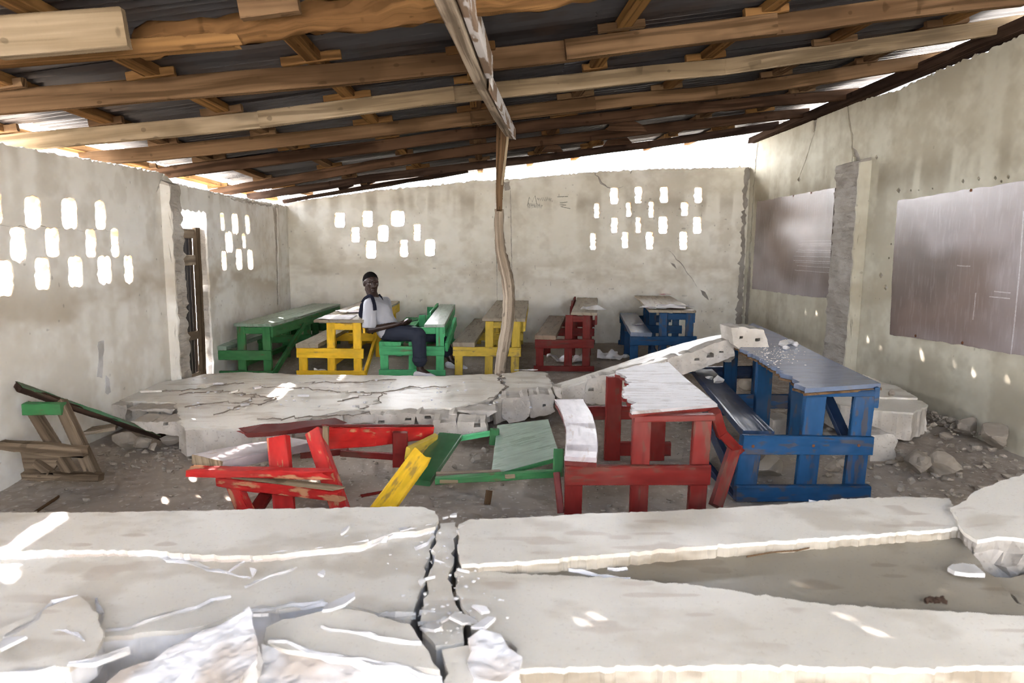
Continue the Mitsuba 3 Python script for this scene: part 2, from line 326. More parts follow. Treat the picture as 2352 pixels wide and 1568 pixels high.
# ---------------------------------------------------------------- walls
class Wall:
    def __init__(s, o, d):
        s.o, s.d = np.array([*o, 0.0]), np.array([*unit(d), 0.0]); s.n = np.cross(s.d, [0, 0, 1])
    def uv(s, px, py):
        p = on(px, py, s.n, s.n @ s.o); return np.array([(p - s.o) @ s.d, p[2]])
    def at(s, u, z, out=0.0): return s.o + s.d * u + np.array([0, 0, z]) + s.n * out
    def opening(s, box, seed, slant=0.0):
        x0, y0, x1, y1 = box
        rng = np.random.default_rng(seed)
        q = [s.uv(x0, y0), s.uv(x1, y0 + (y0 - 566) * 0), s.uv(x1 + slant, y1), s.uv(x0 + slant, y1)]
        p = Polygon(q).buffer(0)
        w = min(p.bounds[2] - p.bounds[0], p.bounds[3] - p.bounds[1])
        p = p.buffer(-.25 * w).buffer(.25 * w, quad_segs=4)
        return jagged(np.array(p.exterior.coords)[:-1], .006, .022, seed).intersection(p.buffer(.02))
    def crack(s, pts, wpx, seed, amp=.008):
        q = np.array([s.uv(*p) for p in pts]); rng = np.random.default_rng(seed)
        out = []
        for a, b in zip(q[:-1], q[1:]):
            m = max(1, int(np.linalg.norm(b - a) / .04))
            out += [a + (b - a) * j / m + rng.normal(0, amp, 2) * (j > 0) for j in range(m)]
        out.append(q[-1]); out = np.array(out)
        w = wpx / 1568 * np.linalg.norm(s.at(*q[0]) - CAM) / 2
        t = np.linspace(0, 1, len(out)); ww = w * (.35 + .65 * np.sin(np.pi * np.clip(t, .03, .97))) * rng.uniform(.6, 1.3, len(out))
        tg = np.gradient(out, axis=0); nr = np.stack([-tg[:, 1], tg[:, 0]], 1); nr /= np.linalg.norm(nr, axis=1, keepdims=True) + 1e-9
        return Polygon(np.vstack([out + nr * ww[:, None], (out - nr * ww[:, None])[::-1]])).buffer(0)
    def spall(s, pts, seed, amp=.012): return jagged(np.array([s.uv(*p) for p in pts]), amp, .035, seed)
    def build(s, name, outline, holes, cuts, plast, label, th=.16, core='block_core'):
        hs = unary_union(holes) if holes else Polygon()
        body = outline.difference(hs)
        put(name, plate(body, th - .018, s.at(0, 0, -th), s.d, [0, 0, 1]), core, label=label, kind='structure')
        for h in holes:
            if h.area < .2 and name in ('wall_left', 'wall_back'):
                put('opening_lining', plate(h.difference(h.buffer(-.003)), th - .002, s.at(0, 0, -th), s.d, [0, 0, 1]), 'hole_raw', name)
        skin = body.difference(unary_union(cuts)) if cuts else body
        put('plaster', plate(skin, .018, s.at(0, 0, -.018), s.d, [0, 0, 1]), plast, name, label='plaster coat')
def edge(pts, seed, amp=.006, step=.022):
    rng = np.random.default_rng(seed); out = []
    pts = np.asarray(pts, float)
    for a, b in zip(pts[:-1], pts[1:]):
        m = max(1, int(np.linalg.norm(b - a) / step))
        out += [a + (b - a) * j / m + np.array([0, rng.normal(0, amp)]) * (j > 0) for j in range(m)]
    return out + [pts[-1]]

LW = Wall((-2.68, 1.0), (-2.83 + 2.68 - .18, 8.8))          # u runs from near to far
BW = Wall((-3.4, 9.8), (1, 0))
RW = Wall((3.5, 9.95), (0, -1))                             # u runs from far to near
lu = lambda x, y: LW.uv(x, y)[0]
# left wall
top = [(-3.6, 1.95), (0, 1.94)] + [tuple(LW.uv(*p)) for p in [(0, 330), (120, 352), (240, 372), (375, 398), (400, 420), (515, 447), (600, 462), (632, 467)]]
top[-1] = (8.95, top[-1][1])
outl = Polygon([(8.95, -.15), (-3.6, -.15)] + edge(top, 1))
d0, d1 = lu(412, 650), lu(481, 650); dtop = LW.uv(475, 490)[1]
door_hole = jagged([(d0, -.02), (d1, -.02), (d1, dtop), (d0, dtop + .02)], .008, .05, 3, keep=(0,))
LH = [(-24, 440, 4, 515), (55, 450, 93, 525), (140, 454, 176, 528), (217, 461, 241, 528), (21, 521, 58, 600), (103, 521, 135, 591), (195, 525, 219, 592), (254, 524, 272, 591), (-14, 596, 28, 682), (79, 590, 113, 667), (155, 588, 189, 661), (223, 586, 255, 653), (284, 585, 304, 650)]
LH2 = [(505, 488, 514, 530), (531, 490, 546, 538), (562, 493, 572, 537), (516, 532, 533, 581), (555, 536, 563, 571), (508, 575, 519, 621), (541, 571, 555, 620), (567, 573, 580, 619)]
holes = [LW.opening(b, 10 + k, 3) for k, b in enumerate(LH + LH2)] + [door_hole]
holes.append(jagged([(2.20, 1.55), (2.70, 1.56), (2.70, 1.80), (2.20, 1.81)], .008, .04, 77))
for r_ in range(3):                                         # the same openings go on behind the camera
    for c_ in range(6): holes.append(jagged([(-2.4 + c_ * .36 + .18 * (r_ % 2), 1.02 + r_ * .32), (-2.26 + c_ * .36 + .18 * (r_ % 2), 1.02 + r_ * .32), (-2.26 + c_ * .36 + .18 * (r_ % 2), 1.25 + r_ * .32), (-2.4 + c_ * .36 + .18 * (r_ % 2), 1.25 + r_ * .32)], .006, .03, 900 + r_ * 9 + c_))
cuts = [LW.spall([(399, 432), (416, 440), (415, 490), (412, 560), (420, 700), (426, 865), (413, 865), (402, 640), (404, 520), (397, 470)], 4),
        LW.crack([(360, 440), (372, 410), (378, 392)], 6, 5), LW.crack([(500, 430), (520, 452), (560, 462), (632, 475)], 7, 6),
        LW.crack([(0, 516), (22, 521), (60, 522), (104, 520), (140, 524)], 1.6, 7), LW.crack([(176, 527), (195, 531), (218, 528), (255, 531)], 1.5, 8),
        LW.spall([(626, 475), (638, 473), (640, 560), (642, 700), (637, 700), (633, 560), (630, 510)], 9)]
LW.build('wall_left', outl, holes, cuts, 'plaster_grey', 'grey-cream plastered left wall pierced by three rows of upright openings', th=.12)
# back wall
bt = [tuple(BW.uv(*p)) for p in [(600, 470), (640, 466), (730, 455), (870, 436), (1000, 425), (1090, 414), (1170, 412), (1290, 400), (1400, 392), (1500, 388), (1600, 386), (1718, 383), (1770, 383)]]
bt[0], bt[-1] = (0, bt[0][1]), (7.1, bt[-1][1])
outl = Polygon([(7.1, -.15), (0, -.15)] + edge(bt, 11, .007))
BH = [(768, 487, 792, 523), (832, 483, 856, 521), (897, 483, 929, 520), (806, 521, 826, 557), (867, 517, 892, 555), (949, 514, 966, 553), (840, 552, 864, 594), (918, 550, 937, 590), (975, 549, 999, 588),
      (1402, 430, 1420, 469), (1458, 428, 1475, 467), (1516, 428, 1535, 466), (1595, 429, 1613, 466), (1365, 466, 1377, 501), (1438, 464, 1450, 498), (1490, 462, 1502, 500), (1564, 463, 1581, 496),
      (1404, 499, 1419, 535), (1460, 498, 1473, 535), (1513, 496, 1533, 537), (1592, 497, 1611, 537), (1356, 535, 1369, 574), (1429, 532, 1444, 570), (1484, 532, 1501, 573), (1561, 531, 1579, 574)]
holes = [BW.opening(b, 40 + k) for k, b in enumerate(BH)]
cuts = [BW.spall([(640, 470), (650, 500), (646, 560), (652, 640), (655, 710), (648, 715), (640, 600), (636, 520)], 12, .015),
        BW.spall([(1712, 386), (1724, 388), (1716, 440), (1712, 560), (1706, 745), (1690, 745), (1697, 640), (1703, 540), (1706, 450)], 13, .012),
        BW.crack([(1366, 392), (1374, 405), (1380, 420), (1395, 430), (1404, 432)], 4, 14), BW.crack([(1420, 432), (1432, 428)], 2, 15),
        BW.crack([(1535, 575), (1560, 600), (1590, 640), (1602, 660)], 1.6, 16), BW.spall([(1540, 603), (1549, 606), (1554, 618), (1545, 610)], 17, .004), BW.spall([(1608, 665), (1620, 670), (1628, 690), (1616, 680)], 18, .004),
        BW.crack([(1172, 430), (1174, 523), (1177, 690)], 1.5, 19, .002), BW.crack([(1140, 520), (1142, 690)], 1.4, 20, .002),
        BW.crack([(1448, 398), (1452, 392)], 5, 21), BW.spall([(1157, 418), (1171, 416), (1171, 436), (1160, 438)], 22, .006)]
BW.build('wall_back', outl, holes, cuts, 'plaster_cream', 'cream plastered back wall with two groups of staggered openings', core='concrete_dark')
# right wall
rt = [(0, 2.8)] + [tuple(RW.uv(*p)) for p in [(1742, 322), (1790, 300), (1860, 275), (1935, 245), (2060, 207), (2180, 152), (2300, 103), (2352, 78)]] + [(12.5, 2.77)]
outl = Polygon([(12.5, -.15), (0, -.15)] + edge(rt, 23, .008))
cuts = [RW.crack([(1944, 212), (1946, 240), (1950, 275), (1957, 310), (1958, 345), (1957, 372)], 7, 24, .004), RW.crack([(1870, 270), (1872, 300), (1862, 330), (1850, 370), (1836, 408)], 3, 25, .006),
        RW.spall([(1866, 262), (1878, 265), (1872, 300), (1868, 305)], 26, .004),
        RW.crack([(1741, 322), (1738, 360), (1732, 420), (1727, 500), (1720, 620), (1706, 745)], 7, 27, .012), RW.spall([(1722, 560), (1724, 640), (1718, 745), (1708, 745), (1712, 660)], 28, .01),
        RW.spall([(1955, 335), (1968, 345), (1976, 365), (1962, 372)], 29, .01)] + \
       [RW.spall([(x - r, y), (x, y - r * 1.4), (x + r, y), (x, y + r * 1.4)], 30 + k, .001) for k, (x, y, r) in enumerate([(2064, 437, 5), (2013, 361, 4), (2092, 437, 2), (2110, 437, 2), (2212, 416, 4), (2248, 410, 4), (2286, 409, 4), (2300, 416, 3), (2316, 406, 4), (1962, 557, 3), (2042, 592, 2), (2047, 560, 2), (2023, 632, 5), (2034, 660, 5), (1835, 412, 4), (2142, 433, 2), (1945, 650, 3), (1950, 725, 2), (1947, 787, 3)])]
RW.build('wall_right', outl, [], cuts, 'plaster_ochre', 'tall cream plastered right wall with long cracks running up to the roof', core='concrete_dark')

# unseen wall added behind the camera to limit rear light, with doorway and openings
KW = Wall((3.6, -2.5), (-1, 0))
kt = [(0, 2.5), (1.6, 2.4), (3.4, 2.2), (5.2, 2.0), (6.4, 1.9)]
holes = [jagged([(2.6, -.02), (3.6, -.02), (3.6, 1.95), (2.6, 1.95)], .006, .05, 5, keep=(0,))]
for r_ in range(4):
    for c_ in range(5):
        for u_ in (.6, 4.0):
            a = u_ + c_ * .36 + .18 * (r_ % 2); holes.append(jagged([(a, 1.0 + r_ * .3), (a + .14, 1.0 + r_ * .3), (a + .14, 1.2 + r_ * .3), (a, 1.2 + r_ * .3)], .006, .03, 940 + r_ * 9 + c_))
KW.build('wall_rear_added', Polygon([(6.4, -.15), (0, -.15)] + edge(kt, 31)), holes, [], 'plaster_grey', 'unseen plastered wall added behind the camera to hold back light, with doorway and openings')

def patch(wall, pts, seed, name='whitewash_scrape', out=.002, mat='plaster_broken', key='wall_left'):
    put(name, plate(jagged(np.array([wall.uv(*p) for p in pts]), .008, .03, seed), .003, wall.at(0, 0, out - .002), wall.d, [0, 0, 1]), mat, key)
patch(LW, [(226, 785), (238, 782), (236, 830), (234, 868), (222, 866), (226, 820)], 1)
patch(LW, [(243, 862), (250, 870), (254, 900), (241, 902)], 2)
# faded scribble in dark chalk on the back wall
def scribble(lines, w, key='wall_back'):
    ms = []
    for pts in lines:
        q = np.array([np.append(BW.uv(*p), 0) for p in pts]); P = np.array([BW.at(a, b, .0012) for a, b, _ in q])
        ms.append(sweep(P, w, .002, BW.n, .0003))
    put('scribble', joinm(ms), 'chalk_dark', key, label='faded dark scribble')
rg_ = np.random.default_rng(4)
word = lambda x0, x1, y, h, n: [[(x0 + (x1 - x0) * k / n + rg_.uniform(-1, 1), y + (h if k % 2 else -h) * rg_.uniform(.4, 1)) for k in range(n + 1)]]
M_ = [[(1212, 470), (1216, 452), (1222, 464), (1229, 449), (1233, 468)]]
scribble(M_ + word(1234, 1266, 458, 5, 14) + word(1211, 1246, 474, 5, 18) + word(1214, 1240, 470, 4, 12) + [[(1280, 452), (1305, 451)], [(1286, 466), (1303, 464)], [(1288, 474), (1296, 476), (1310, 479)], [(1286, 470), (1300, 471)]], .010)

# torn stubs of the partition that fell: raw block faces beside cream plaster
def stub(wall, name, u0, u1, ztop, out, seed, plast, label):
    key = thing(name, label, None, kind='structure')
    rng = np.random.default_rng(seed)
    zs = np.linspace(-.1, ztop, 60)
    ex = wall.n
    p = Polygon([(0, -.1)] + [(out * .86 + rng.normal(0, .007), z) for z in zs] + [(0, ztop + .03)])
    mn, mx = min(u0, u1), max(u0, u1)
    near_first = wall is RW
    # raw core
    O = wall.at(mx if near_first else mn, 0)
    ed = wall.d if not near_first else -wall.d
    def solid(poly, ua, ub, bs, lab):
        q = extrude(poly, ub - ua).refine_to_length(.06); v, f = mesh_of(q)
        v[:, 0] += (v[:, 0] > out * .5) * rng.normal(0, .004, len(v))
        v[:, 2] += ((v[:, 2] > 1e-4) & (v[:, 2] < ub - ua - 1e-4)) * rng.normal(0, .003, len(v))
        W_ = wall.o + np.array([0, 0, 1.0]) * v[:, 1:2] + wall.n * v[:, :1] + wall.d * (ua + v[:, 2:])
        tm = trimesh.Trimesh(W_, f, process=False)
        put('core' if 'raw' in lab else 'plaster', (W_, f[:, ::-1] if tm.volume < 0 else f), bs, key, label=lab)
    solid(p, mn + .02, mx - .02, 'concrete_dark' if wall is RW else 'block_core', 'raw grey torn block core')
    pl = Polygon([(0, -.1), (out, -.1)] + [(out + rng.normal(0, .004), z) for z in np.linspace(0, ztop - .02, 40)] + [(0, ztop)])
    if wall is RW: solid(pl, mx - .02, mx, plast, 'cream plaster return')
    else: solid(pl, mn, mn + .02, plast, 'cream plaster return')
    return key
ur0, ur1 = RW.uv(1925, 600)[0], RW.uv(1985, 600)[0]
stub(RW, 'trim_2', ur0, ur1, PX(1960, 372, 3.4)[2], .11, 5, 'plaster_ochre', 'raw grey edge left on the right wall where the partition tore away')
stub(LW, 'trim_1', lu(380, 650), lu(411, 650), LW.uv(400, 428)[1], .08, 6, 'plaster_grey', 'raw grey edge beside the doorway where the partition tore away')

# ---------------------------------------------------------------- door leaf, ajar in the left wall
dk = thing('door_1', 'dark corrugated tin door leaf in a rough wooden frame', None, kind='structure')
dO = -.13
dw = d1 - d0
zt = LW.uv(415, 527)[1] + .02
def dpt(u, z, o=0.0): return LW.at(d0 + u, z, dO + o)
n_ = 40; uu = np.linspace(.02, dw * .93, n_); rip = .009 * np.sin(uu / .076 * 2 * np.pi)
zz = np.linspace(.03, zt - .03, 5)
front = np.array([[dpt(u, z, r) for u, r in zip(uu, rip)] for z in zz]).reshape(-1, 3); back = np.array([[dpt(u, z, r - .002) for u, r in zip(uu, rip)] for z in zz]).reshape(-1, 3)
def grid_faces(r, c, off=0):
    i = np.arange(r * c).reshape(r, c) + off
    a, b, cc, d = (q.ravel() for q in (i[:-1, :-1], i[:-1, 1:], i[1:, 1:], i[1:, :-1]))
    return np.vstack([np.stack([a, b, cc], 1), np.stack([a, cc, d], 1)])
put('tin_panel', (np.vstack([front, back]), np.vstack([grid_faces(5, n_), grid_faces(5, n_, 5 * n_)[:, ::-1]])), 'tin', dk, smooth=35)
for (ua, za, ub, zb, w) in ((.02, zt - .05, dw * .93, zt - .05, .09), (.02, zt * .80, dw * .93, zt * .80, .10), (.02, zt * .33, dw * .93, zt * .31, .08), (.02, .06, dw * .93, .06, .09)):
    put('frame_rail', board(dpt(ua, za, .03), dpt(ub, zb, .03), .03, w), 'wood_grey', dk)
for ua, ub in ((.04, .04), (dw * .90, dw * .93)):
    put('frame_stile', board(dpt(ua, 0.02, .045), dpt(ub, zt + .01, .045), .09, .04, up=LW.n, bow=.01), 'wood_weathered', dk)

# ---------------------------------------------------------------- blackboards
def boardplate(name, pts, label, seed, jag=.003):
    q = np.array([RW.uv(*p) for p in pts])
    key = thing(name, label, 'blackboard')
    put('panel', plate(jagged(q, jag, .06, seed), .012, RW.at(0, 0, .002), RW.d, [0, 0, 1], refine=.2), 'blackboard', key)
    return key
b1 = boardplate('blackboard', [(2065, 461), (2352, 415), (2560, 382), (2560, 862), (2352, 816), (2200, 790), (2047, 768), (2055, 600)], 'large brown hardboard blackboard nearest the camera on the right wall', 3)
b2 = boardplate('blackboard', [(1741, 463), (1921, 431), (1915, 520), (1905, 684), (1850, 680), (1729, 663)], 'smaller brown blackboard between the back corner and the torn wall edge, half in light', 4)
for bk, ps in ((b1, [(2235, 437), (2107, 771), (2215, 787)]), (b2, [(1825, 450), (1866, 443)])):
    for x, y in ps:
        u, z = RW.uv(x, y); c = RW.at(u, z, .016)
        m = trimesh.creation.icosphere(1, .012); m.vertices = m.vertices * [.5, 1, 1] + c
        put('nail_head', m, 'rust', bk)

# ---------------------------------------------------------------- roof
RS = .1415
def PR(px, py, dz=0.0): return on(px, py, (-RS, 0, 1), 2.405 + dz)
def zr(x, y=5.0, dz=0.0): return 2.405 + RS * x + dz
RUP = unit([-RS, 0, 1])
def holes_to_sun():                                         # nail holes and rips in the tin that let the sun through
    s = unit(SUN); out = []
    for (x, y) in [(1985, 565), (2034, 568), (2071, 562), (2124, 567), (2161, 566), (2245, 557), (1993, 783), (2022, 799), (2075, 815), (2115, 813), (2118, 824), (2192, 842), (2235, 860), (2313, 872), (1820, 718), (1850, 723), (1875, 723), (1796, 545), (1813, 545), (1885, 571)]:
        p = PX(x, y, 3.5); t = (zr(p[0], 0, .11) - p[2]) / (s[2] - RS * s[0]); q = p + s * t
        out.append((q[0], q[1], .0085))
    for (x, y, z, r) in [(2165, 1357, .3, .007), (1935, 1380, .3, .006), (1395, 1372, .3, .006), (1370, 1430, .3, .007), (1350, 1450, .3, .006), (1830, 1340, .3, .006), (1940, 1428, .3, .006), (2010, 1466, .3, .007)]:
        p = PZ(x, y, z); t = (zr(p[0], 0, .11) - p[2]) / (s[2] - RS * s[0]); q = p + s * t
        out.append((q[0], q[1], r))
    q = PR(514, 147, .12); out.append((q[0], q[1], .008))
    return out
NAIL = holes_to_sun()
ck = thing('ceiling', 'dark rusty corrugated tin roof laid over rough timber', None, kind='structure')
rngS = np.random.default_rng(12)
def sheet(x0, x1, y0, y1, dz, seed):
    """One corrugated sheet, ridges along x; nail holes are left out of the mesh."""
    rng = np.random.default_rng(seed)
    ny = int((y1 - y0) / .0127) + 1; ys = np.linspace(y0, y1, ny)
    xs = np.linspace(x0, x1, 14)
    near = [h for h in NAIL if x0 - .1 < h[0] < x1 + .1 and y0 - .1 < h[1] < y1 + .1]
    xs = np.unique(np.concatenate([xs] + [[h[0] - h[2], h[0] + h[2]] for h in near])) if near else xs
    ys = np.unique(np.concatenate([ys] + [[h[1] - h[2], h[1] + h[2]] for h in near])) if near else ys
    X, Yy = np.meshgrid(xs, ys, indexing='ij')
    dent = .02 * (meshkit.fbm(np.stack([X * .9, Yy * .9, X * 0 + seed], -1), 2, 4) - .5)
    endj = rng.normal(0, .006, len(ys))
    Zt = zr(X) + dz + 0.0105 * np.sin(Yy / .076 * 2 * np.pi) + dent
    X = X.copy(); X[0] += endj; X[-1] += endj
    top = np.stack([X, Yy, Zt + .0012], -1).reshape(-1, 3); bot = np.stack([X, Yy, Zt - .0012], -1).reshape(-1, 3)
    r, c = len(xs), len(ys); ii = np.arange(r * c).reshape(r, c)
    xm, ym = (xs[:-1] + xs[1:]) / 2, (ys[:-1] + ys[1:]) / 2
    keep = np.ones((r - 1, c - 1), bool)
    for h in near: keep &= ~((abs(xm - h[0]) < h[2])[:, None] & (abs(ym - h[1]) < h[2])[None])
    a, b, cc, d = (q[keep] for q in (ii[:-1, :-1], ii[:-1, 1:], ii[1:, 1:], ii[1:, :-1]))
    f = np.vstack([np.stack([a, b, cc], 1), np.stack([a, cc, d], 1)])
    return np.vstack([top, bot]), np.vstack([f[:, ::-1], f + r * c])
ROOF_BACK = 10.35
yy = -.75; k = 0  # unseen roof edge behind the camera, placed to let light in from above
while yy < ROOF_BACK - .05:
    y1 = min(yy + .74, ROOF_BACK)
    xl = -3.12 + rngS.normal(0, .02)
    if 4.3 < yy + .3 < 5.6: xl = -2.98
    put('sheet', sheet(xl, .55 + rngS.normal(0, .08), yy - .05, y1 + .03, .118 + .004 * (k % 2), k), 'tin', ck, smooth=40)
    put('sheet', sheet(.35 + rngS.normal(0, .05), 3.78 + rngS.normal(0, .03), yy - .05, y1 + .03, .124 + .004 * (k % 2), 50 + k), 'tin', ck, smooth=40)
    yy = y1; k += 1

PUR = [[(0, 298), (470, 416)], [(0, 186), (593, 402)], [(27, 0), (747, 373)], [(640, 55), (930, 350)], [(1073, 0), (1100, 350)], [(1465, 0), (1270, 295)], [(1785, 0), (1425, 280)], [(1990, 45), (1620, 262)], [(2240, 18), (1700, 272)]]
PLINES = []
for k, (p, q) in enumerate(PUR):
    a, b = PR(*p, .083), PR(*q, .083); dr_ = (b - a) / (b[1] - a[1])
    ya, yb = -.65, 10.2
    A, B = a + dr_ * (ya - a[1]), a + dr_ * (yb - a[1])
    if k == 0: A = a + dr_ * (3.6 - a[1])
    PLINES.append((A, B))
names = ['nearest the left eave', 'second from the left eave', 'third from the left eave', 'left of the bent post', 'straight above the bent post', 'first to the right of the bent post', 'second to the right of the bent post', 'third to the right of the bent post', 'nearest the right wall']
for k, (A, B) in enumerate(PLINES):
    pk = thing('roof_purlin', f'purlin running front to back under the tin, {names[k]}', 'beam', 'purlins under the tin roof')
    m = A + (B - A) * .55
    put('beam', board(A, m + (B - A) * .02, .085, .05, RUP, bow=.015), 'wood_orange', pk)
    put('beam', board(m - (B - A) * .02 + [.01, 0, 0], B, .08, .05, RUP, bow=-.012), 'wood_brown' if k % 3 else 'wood_orange', pk)
RAF = [([(-60, 243), (1050, 147), (2352, -14)], 'wood_brown', 'brown rafter next behind the knotty log', .115),
       ([(45, 327), (600, 275), (1130, 206), (1700, 150), (2330, 58)], 'wood_pale', 'pale sawn rafter, lightest of the row', .105),
       ([(245, 364), (900, 297), (1200, 257), (1700, 205), (2150, 138)], 'wood_brown', 'brown rafter next behind the pale one', .105),
       ([(380, 399), (1000, 318), (1200, 293), (1560, 252), (1970, 214)], 'wood_dusky', 'dull brown rafter second behind the pale one', .10),
       ([(500, 442), (900, 372), (1200, 330), (1500, 296), (1830, 262)], 'wood_dusky', 'dusky rafter third behind the pale one', .10),
       ([(600, 448), (900, 404), (1200, 368), (1500, 330), (1760, 292)], 'wood_dark', 'dark last rafter along the gap over the back wall', .09)]
for k, (pts, mat, lab, ht) in enumerate(RAF):
    rk = thing('roof_rafter', lab, 'beam', 'rafters crossing the roof')
    P = [PR(*p) for p in pts]
    d0_ = unit(P[1] - P[0]); d1_ = unit(P[-1] - P[-2])
    if k: P[0] = P[0] - d0_ * .18; P[-1] = P[-1] + d1_ * .15
    P = np.array(P); s = np.concatenate([[0], np.cumsum(np.linalg.norm(np.diff(P, axis=0), axis=1))])
    t = np.linspace(0, s[-1], 14); Q = np.stack([np.interp(t, s, P[:, j]) for j in range(3)], 1)
    Q[:, 2] = zr(Q[:, 0]) + RNG.normal(0, .004, 14); Q[1:-1, 1] += RNG.normal(0, .006, 12)
    put('beam', sweep(Q, .05, ht, RUP, .005, .0015), mat, rk)
    if k in (0, 1, 2):                                       # scarf boards nailed on the near face
        xa = [(.35, 1.55), (-1.6, -.32), (-.25, .75)][k]
        f = lambda x: np.array([np.interp(x, Q[:, 0], Q[:, j]) for j in range(3)])
        put('splice_board', board(f(xa[0]) + [0, -.045, -.005], f(xa[1]) + [0, -.045, -.005], .04, ht * .96, RUP), 'wood_pale' if k == 1 else 'wood_brown', rk)
    for A, B in PLINES:                                      # blocks where each purlin crosses
        tt = np.linspace(0, 1, 200)[:, None]; L = A + (B - A) * tt
        yi = np.interp(L[:, 0], Q[:, 0], Q[:, 1]); j = np.argmin(abs(L[:, 1] - yi)); c = L[j]
        if abs(c[1] - yi[j]) > .06 or not (Q[0, 0] < c[0] < Q[-1, 0]): continue
        w_ = RNG.uniform(.08, .16)
        tdir = unit(np.array([1, 0, RS]))
        z_ = -.012 + RNG.uniform(-.006, .008)
        put('cleat', board(c - tdir * w_ + [0, -.052, z_], c + tdir * w_ + [0, -.045, z_], .035, .045, RUP, bow=RNG.uniform(-.01, .01)), 'wood_orange' if RNG.random() < .5 else 'wood_brown', rk)
# the knotty log in front
rk = thing('knotty_log_rafter', 'orange knotty log rafter, foremost across the top left of the roof', 'beam')
LP = [PR(*p, -.02) for p in [(322, 98), (420, 82), (500, 80), (560, 70), (640, 55), (720, 45), (850, 28), (1000, 8), (1200, -20), (1500, -70), (2000, -150)]]
LP = np.array(LP); s = np.concatenate([[0], np.cumsum(np.linalg.norm(np.diff(LP, axis=0), axis=1))])
t = np.linspace(0, s[-1], 46); Q = np.stack([np.interp(t, s, LP[:, j]) for j in range(3)], 1)
rg = np.random.default_rng(3)
wv = .105 + .035 * (meshkit.fbm(np.stack([t * 3.1, t * 0, t * 0], -1), 3, 2) - .5) * 2; hv = .135 + .05 * (meshkit.fbm(np.stack([t * 2.6, t * 0 + 5, t * 0], -1), 3, 6) - .5) * 2
Q[:, 2] += .03 * (meshkit.fbm(np.stack([t * 2.2, t * 0 + 9, t * 0], -1), 3, 1) - .5)
put('log', sweep(Q, wv, hv, RUP, jit=.006, rnd=14), 'wood_orange', rk, smooth=50)
a, b = PR(22, 105, -.03), PR(318, 82, -.03)
put('splice_board', board(a + [0, -.09, 0], b + [0, -.09, 0], .05, .145, RUP, spl=(.03, .004)), 'wood_pale', rk)
put('splice_board', board(PR(-120, 145, -.06), PR(545, 92, -.06), .05, .06, RUP, spl=(0, .03)), 'wood_orange', rk)
put('splice_board', board(PR(60, 62, .03), PR(208, 50, .03), .05, .07, RUP), 'wood_orange', rk)
put('splice_board', board(PR(552, 24, .0), PR(687, 8, .0), .05, .07, RUP), 'wood_brown', rk)
# wall plates on the right and back walls
pk = thing('wall_plate', 'dark wall plate beam lying along the top of the right wall', 'beam')
put('beam', board([3.47, 9.7, 2.845], [3.5, -2.4, 2.845], .12, .085, n=9, jit=.006), 'wood_dark', pk)
pk = thing('wall_plate', 'thin dark pole along the top of the back wall left of the post', 'beam')
a, b = PY(650, 462, 9.72), PY(1075, 392, 9.72)
put('beam', board(a, b, .06, .05, n=8, jit=.004), 'wood_dark', pk)
for x in (780, 830, 960, 1110):
    p0, p1 = PY(x, 470 - (x - 640) * .178, 9.74), PY(x + 30, 462 - (x - 640) * .178 - 6, 9.74)
    put('packing_block', board(p0 + [0, 0, .06], p1 + [0, 0, .05], .07, .05), 'wood_dark', pk)

# bent post and the sagging beam on it
pk = thing('bent_post', 'crooked wooden post standing at the far edge of the fallen wall', 'post')
pp = [(1147, 858, 12), (1152, 820, 13), (1160, 780, 14), (1169, 720, 14.5), (1170, 680, 14), (1166, 640, 14), (1157, 605, 14), (1149, 575, 12), (1146, 530, 10), (1147, 480, 10)]
Q = np.array([PY(x, y, 6.32) for x, y, w in pp]); Q[0, 2] -= .02
wv = np.array([w for *_, w in pp]) * 2 / 1568 * 6.3
t = np.linspace(0, 9, 37); Q = np.stack([np.interp(t, range(10), Q[:, j]) for j in range(3)], 1); wv = np.interp(t, range(10), wv)
from scipy.ndimage import gaussian_filter1d
Q[2:-2] = gaussian_filter1d(Q, 1.6, axis=0)[2:-2]
put('log', sweep(Q, wv, wv * .9, (0, 1, 0), jit=.004, rnd=12), 'wood_grey', pk, smooth=50)
put('upper_board', sweep(np.array([PY(x, y, 6.26) for x, y in [(1147, 482), (1147, 440), (1149, 400), (1152, 350), (1154, 288)]]), np.array([.05, .06, .075, .10, .105]), .05, (0, 1, 0), .004, .002, (.02, .01)), 'wood_brown', pk, label='brown upper board')
put('upper_strip', sweep(np.array([PY(x, y, 6.20) for x, y in [(1153, 425), (1160, 370), (1166, 320), (1169, 288)]]), .022, .03, (0, 1, 0), .003), 'wood_pale', pk)
bk = thing('sagging_beam', 'whitewashed sagging beam running back along the roof to the bent post', 'beam')
a, b = PY(1010, -60, 2.45), PY(1173, 306, 6.36)
m = PY(1098, 165, 3.95)
a0 = a + (a - m) * 1.15
Q = np.array([a0, a, (a + m) / 2 + [0, 0, .01], m, (m + b) / 2 + [.0, 0, -.02], b])
put('timber', sweep(Q, .065, np.array([.125, .125, .125, .12, .105, .10]), (0, 0, 1), .006, .003, (0, .03)), 'wood_grey', bk)
put('white_board', board(Q[0] + [.055, 0, .01], PY(1112, 155, 3.98) + [.03, -.02, 0], .035, .125, (0, 0, 1), spl=(0, .01)), 'wood_whitewashed', bk, label='whitewashed board')
put('white_board', board(PY(1118, 190, 4.05) + [.02, 0, 0], PY(1177, 309, 6.3) + [.02, 0, 0], .02, .09, (0, 0, 1), spl=(.05, .05)), 'wood_whitewashed', bk, label='peeling whitewashed board')

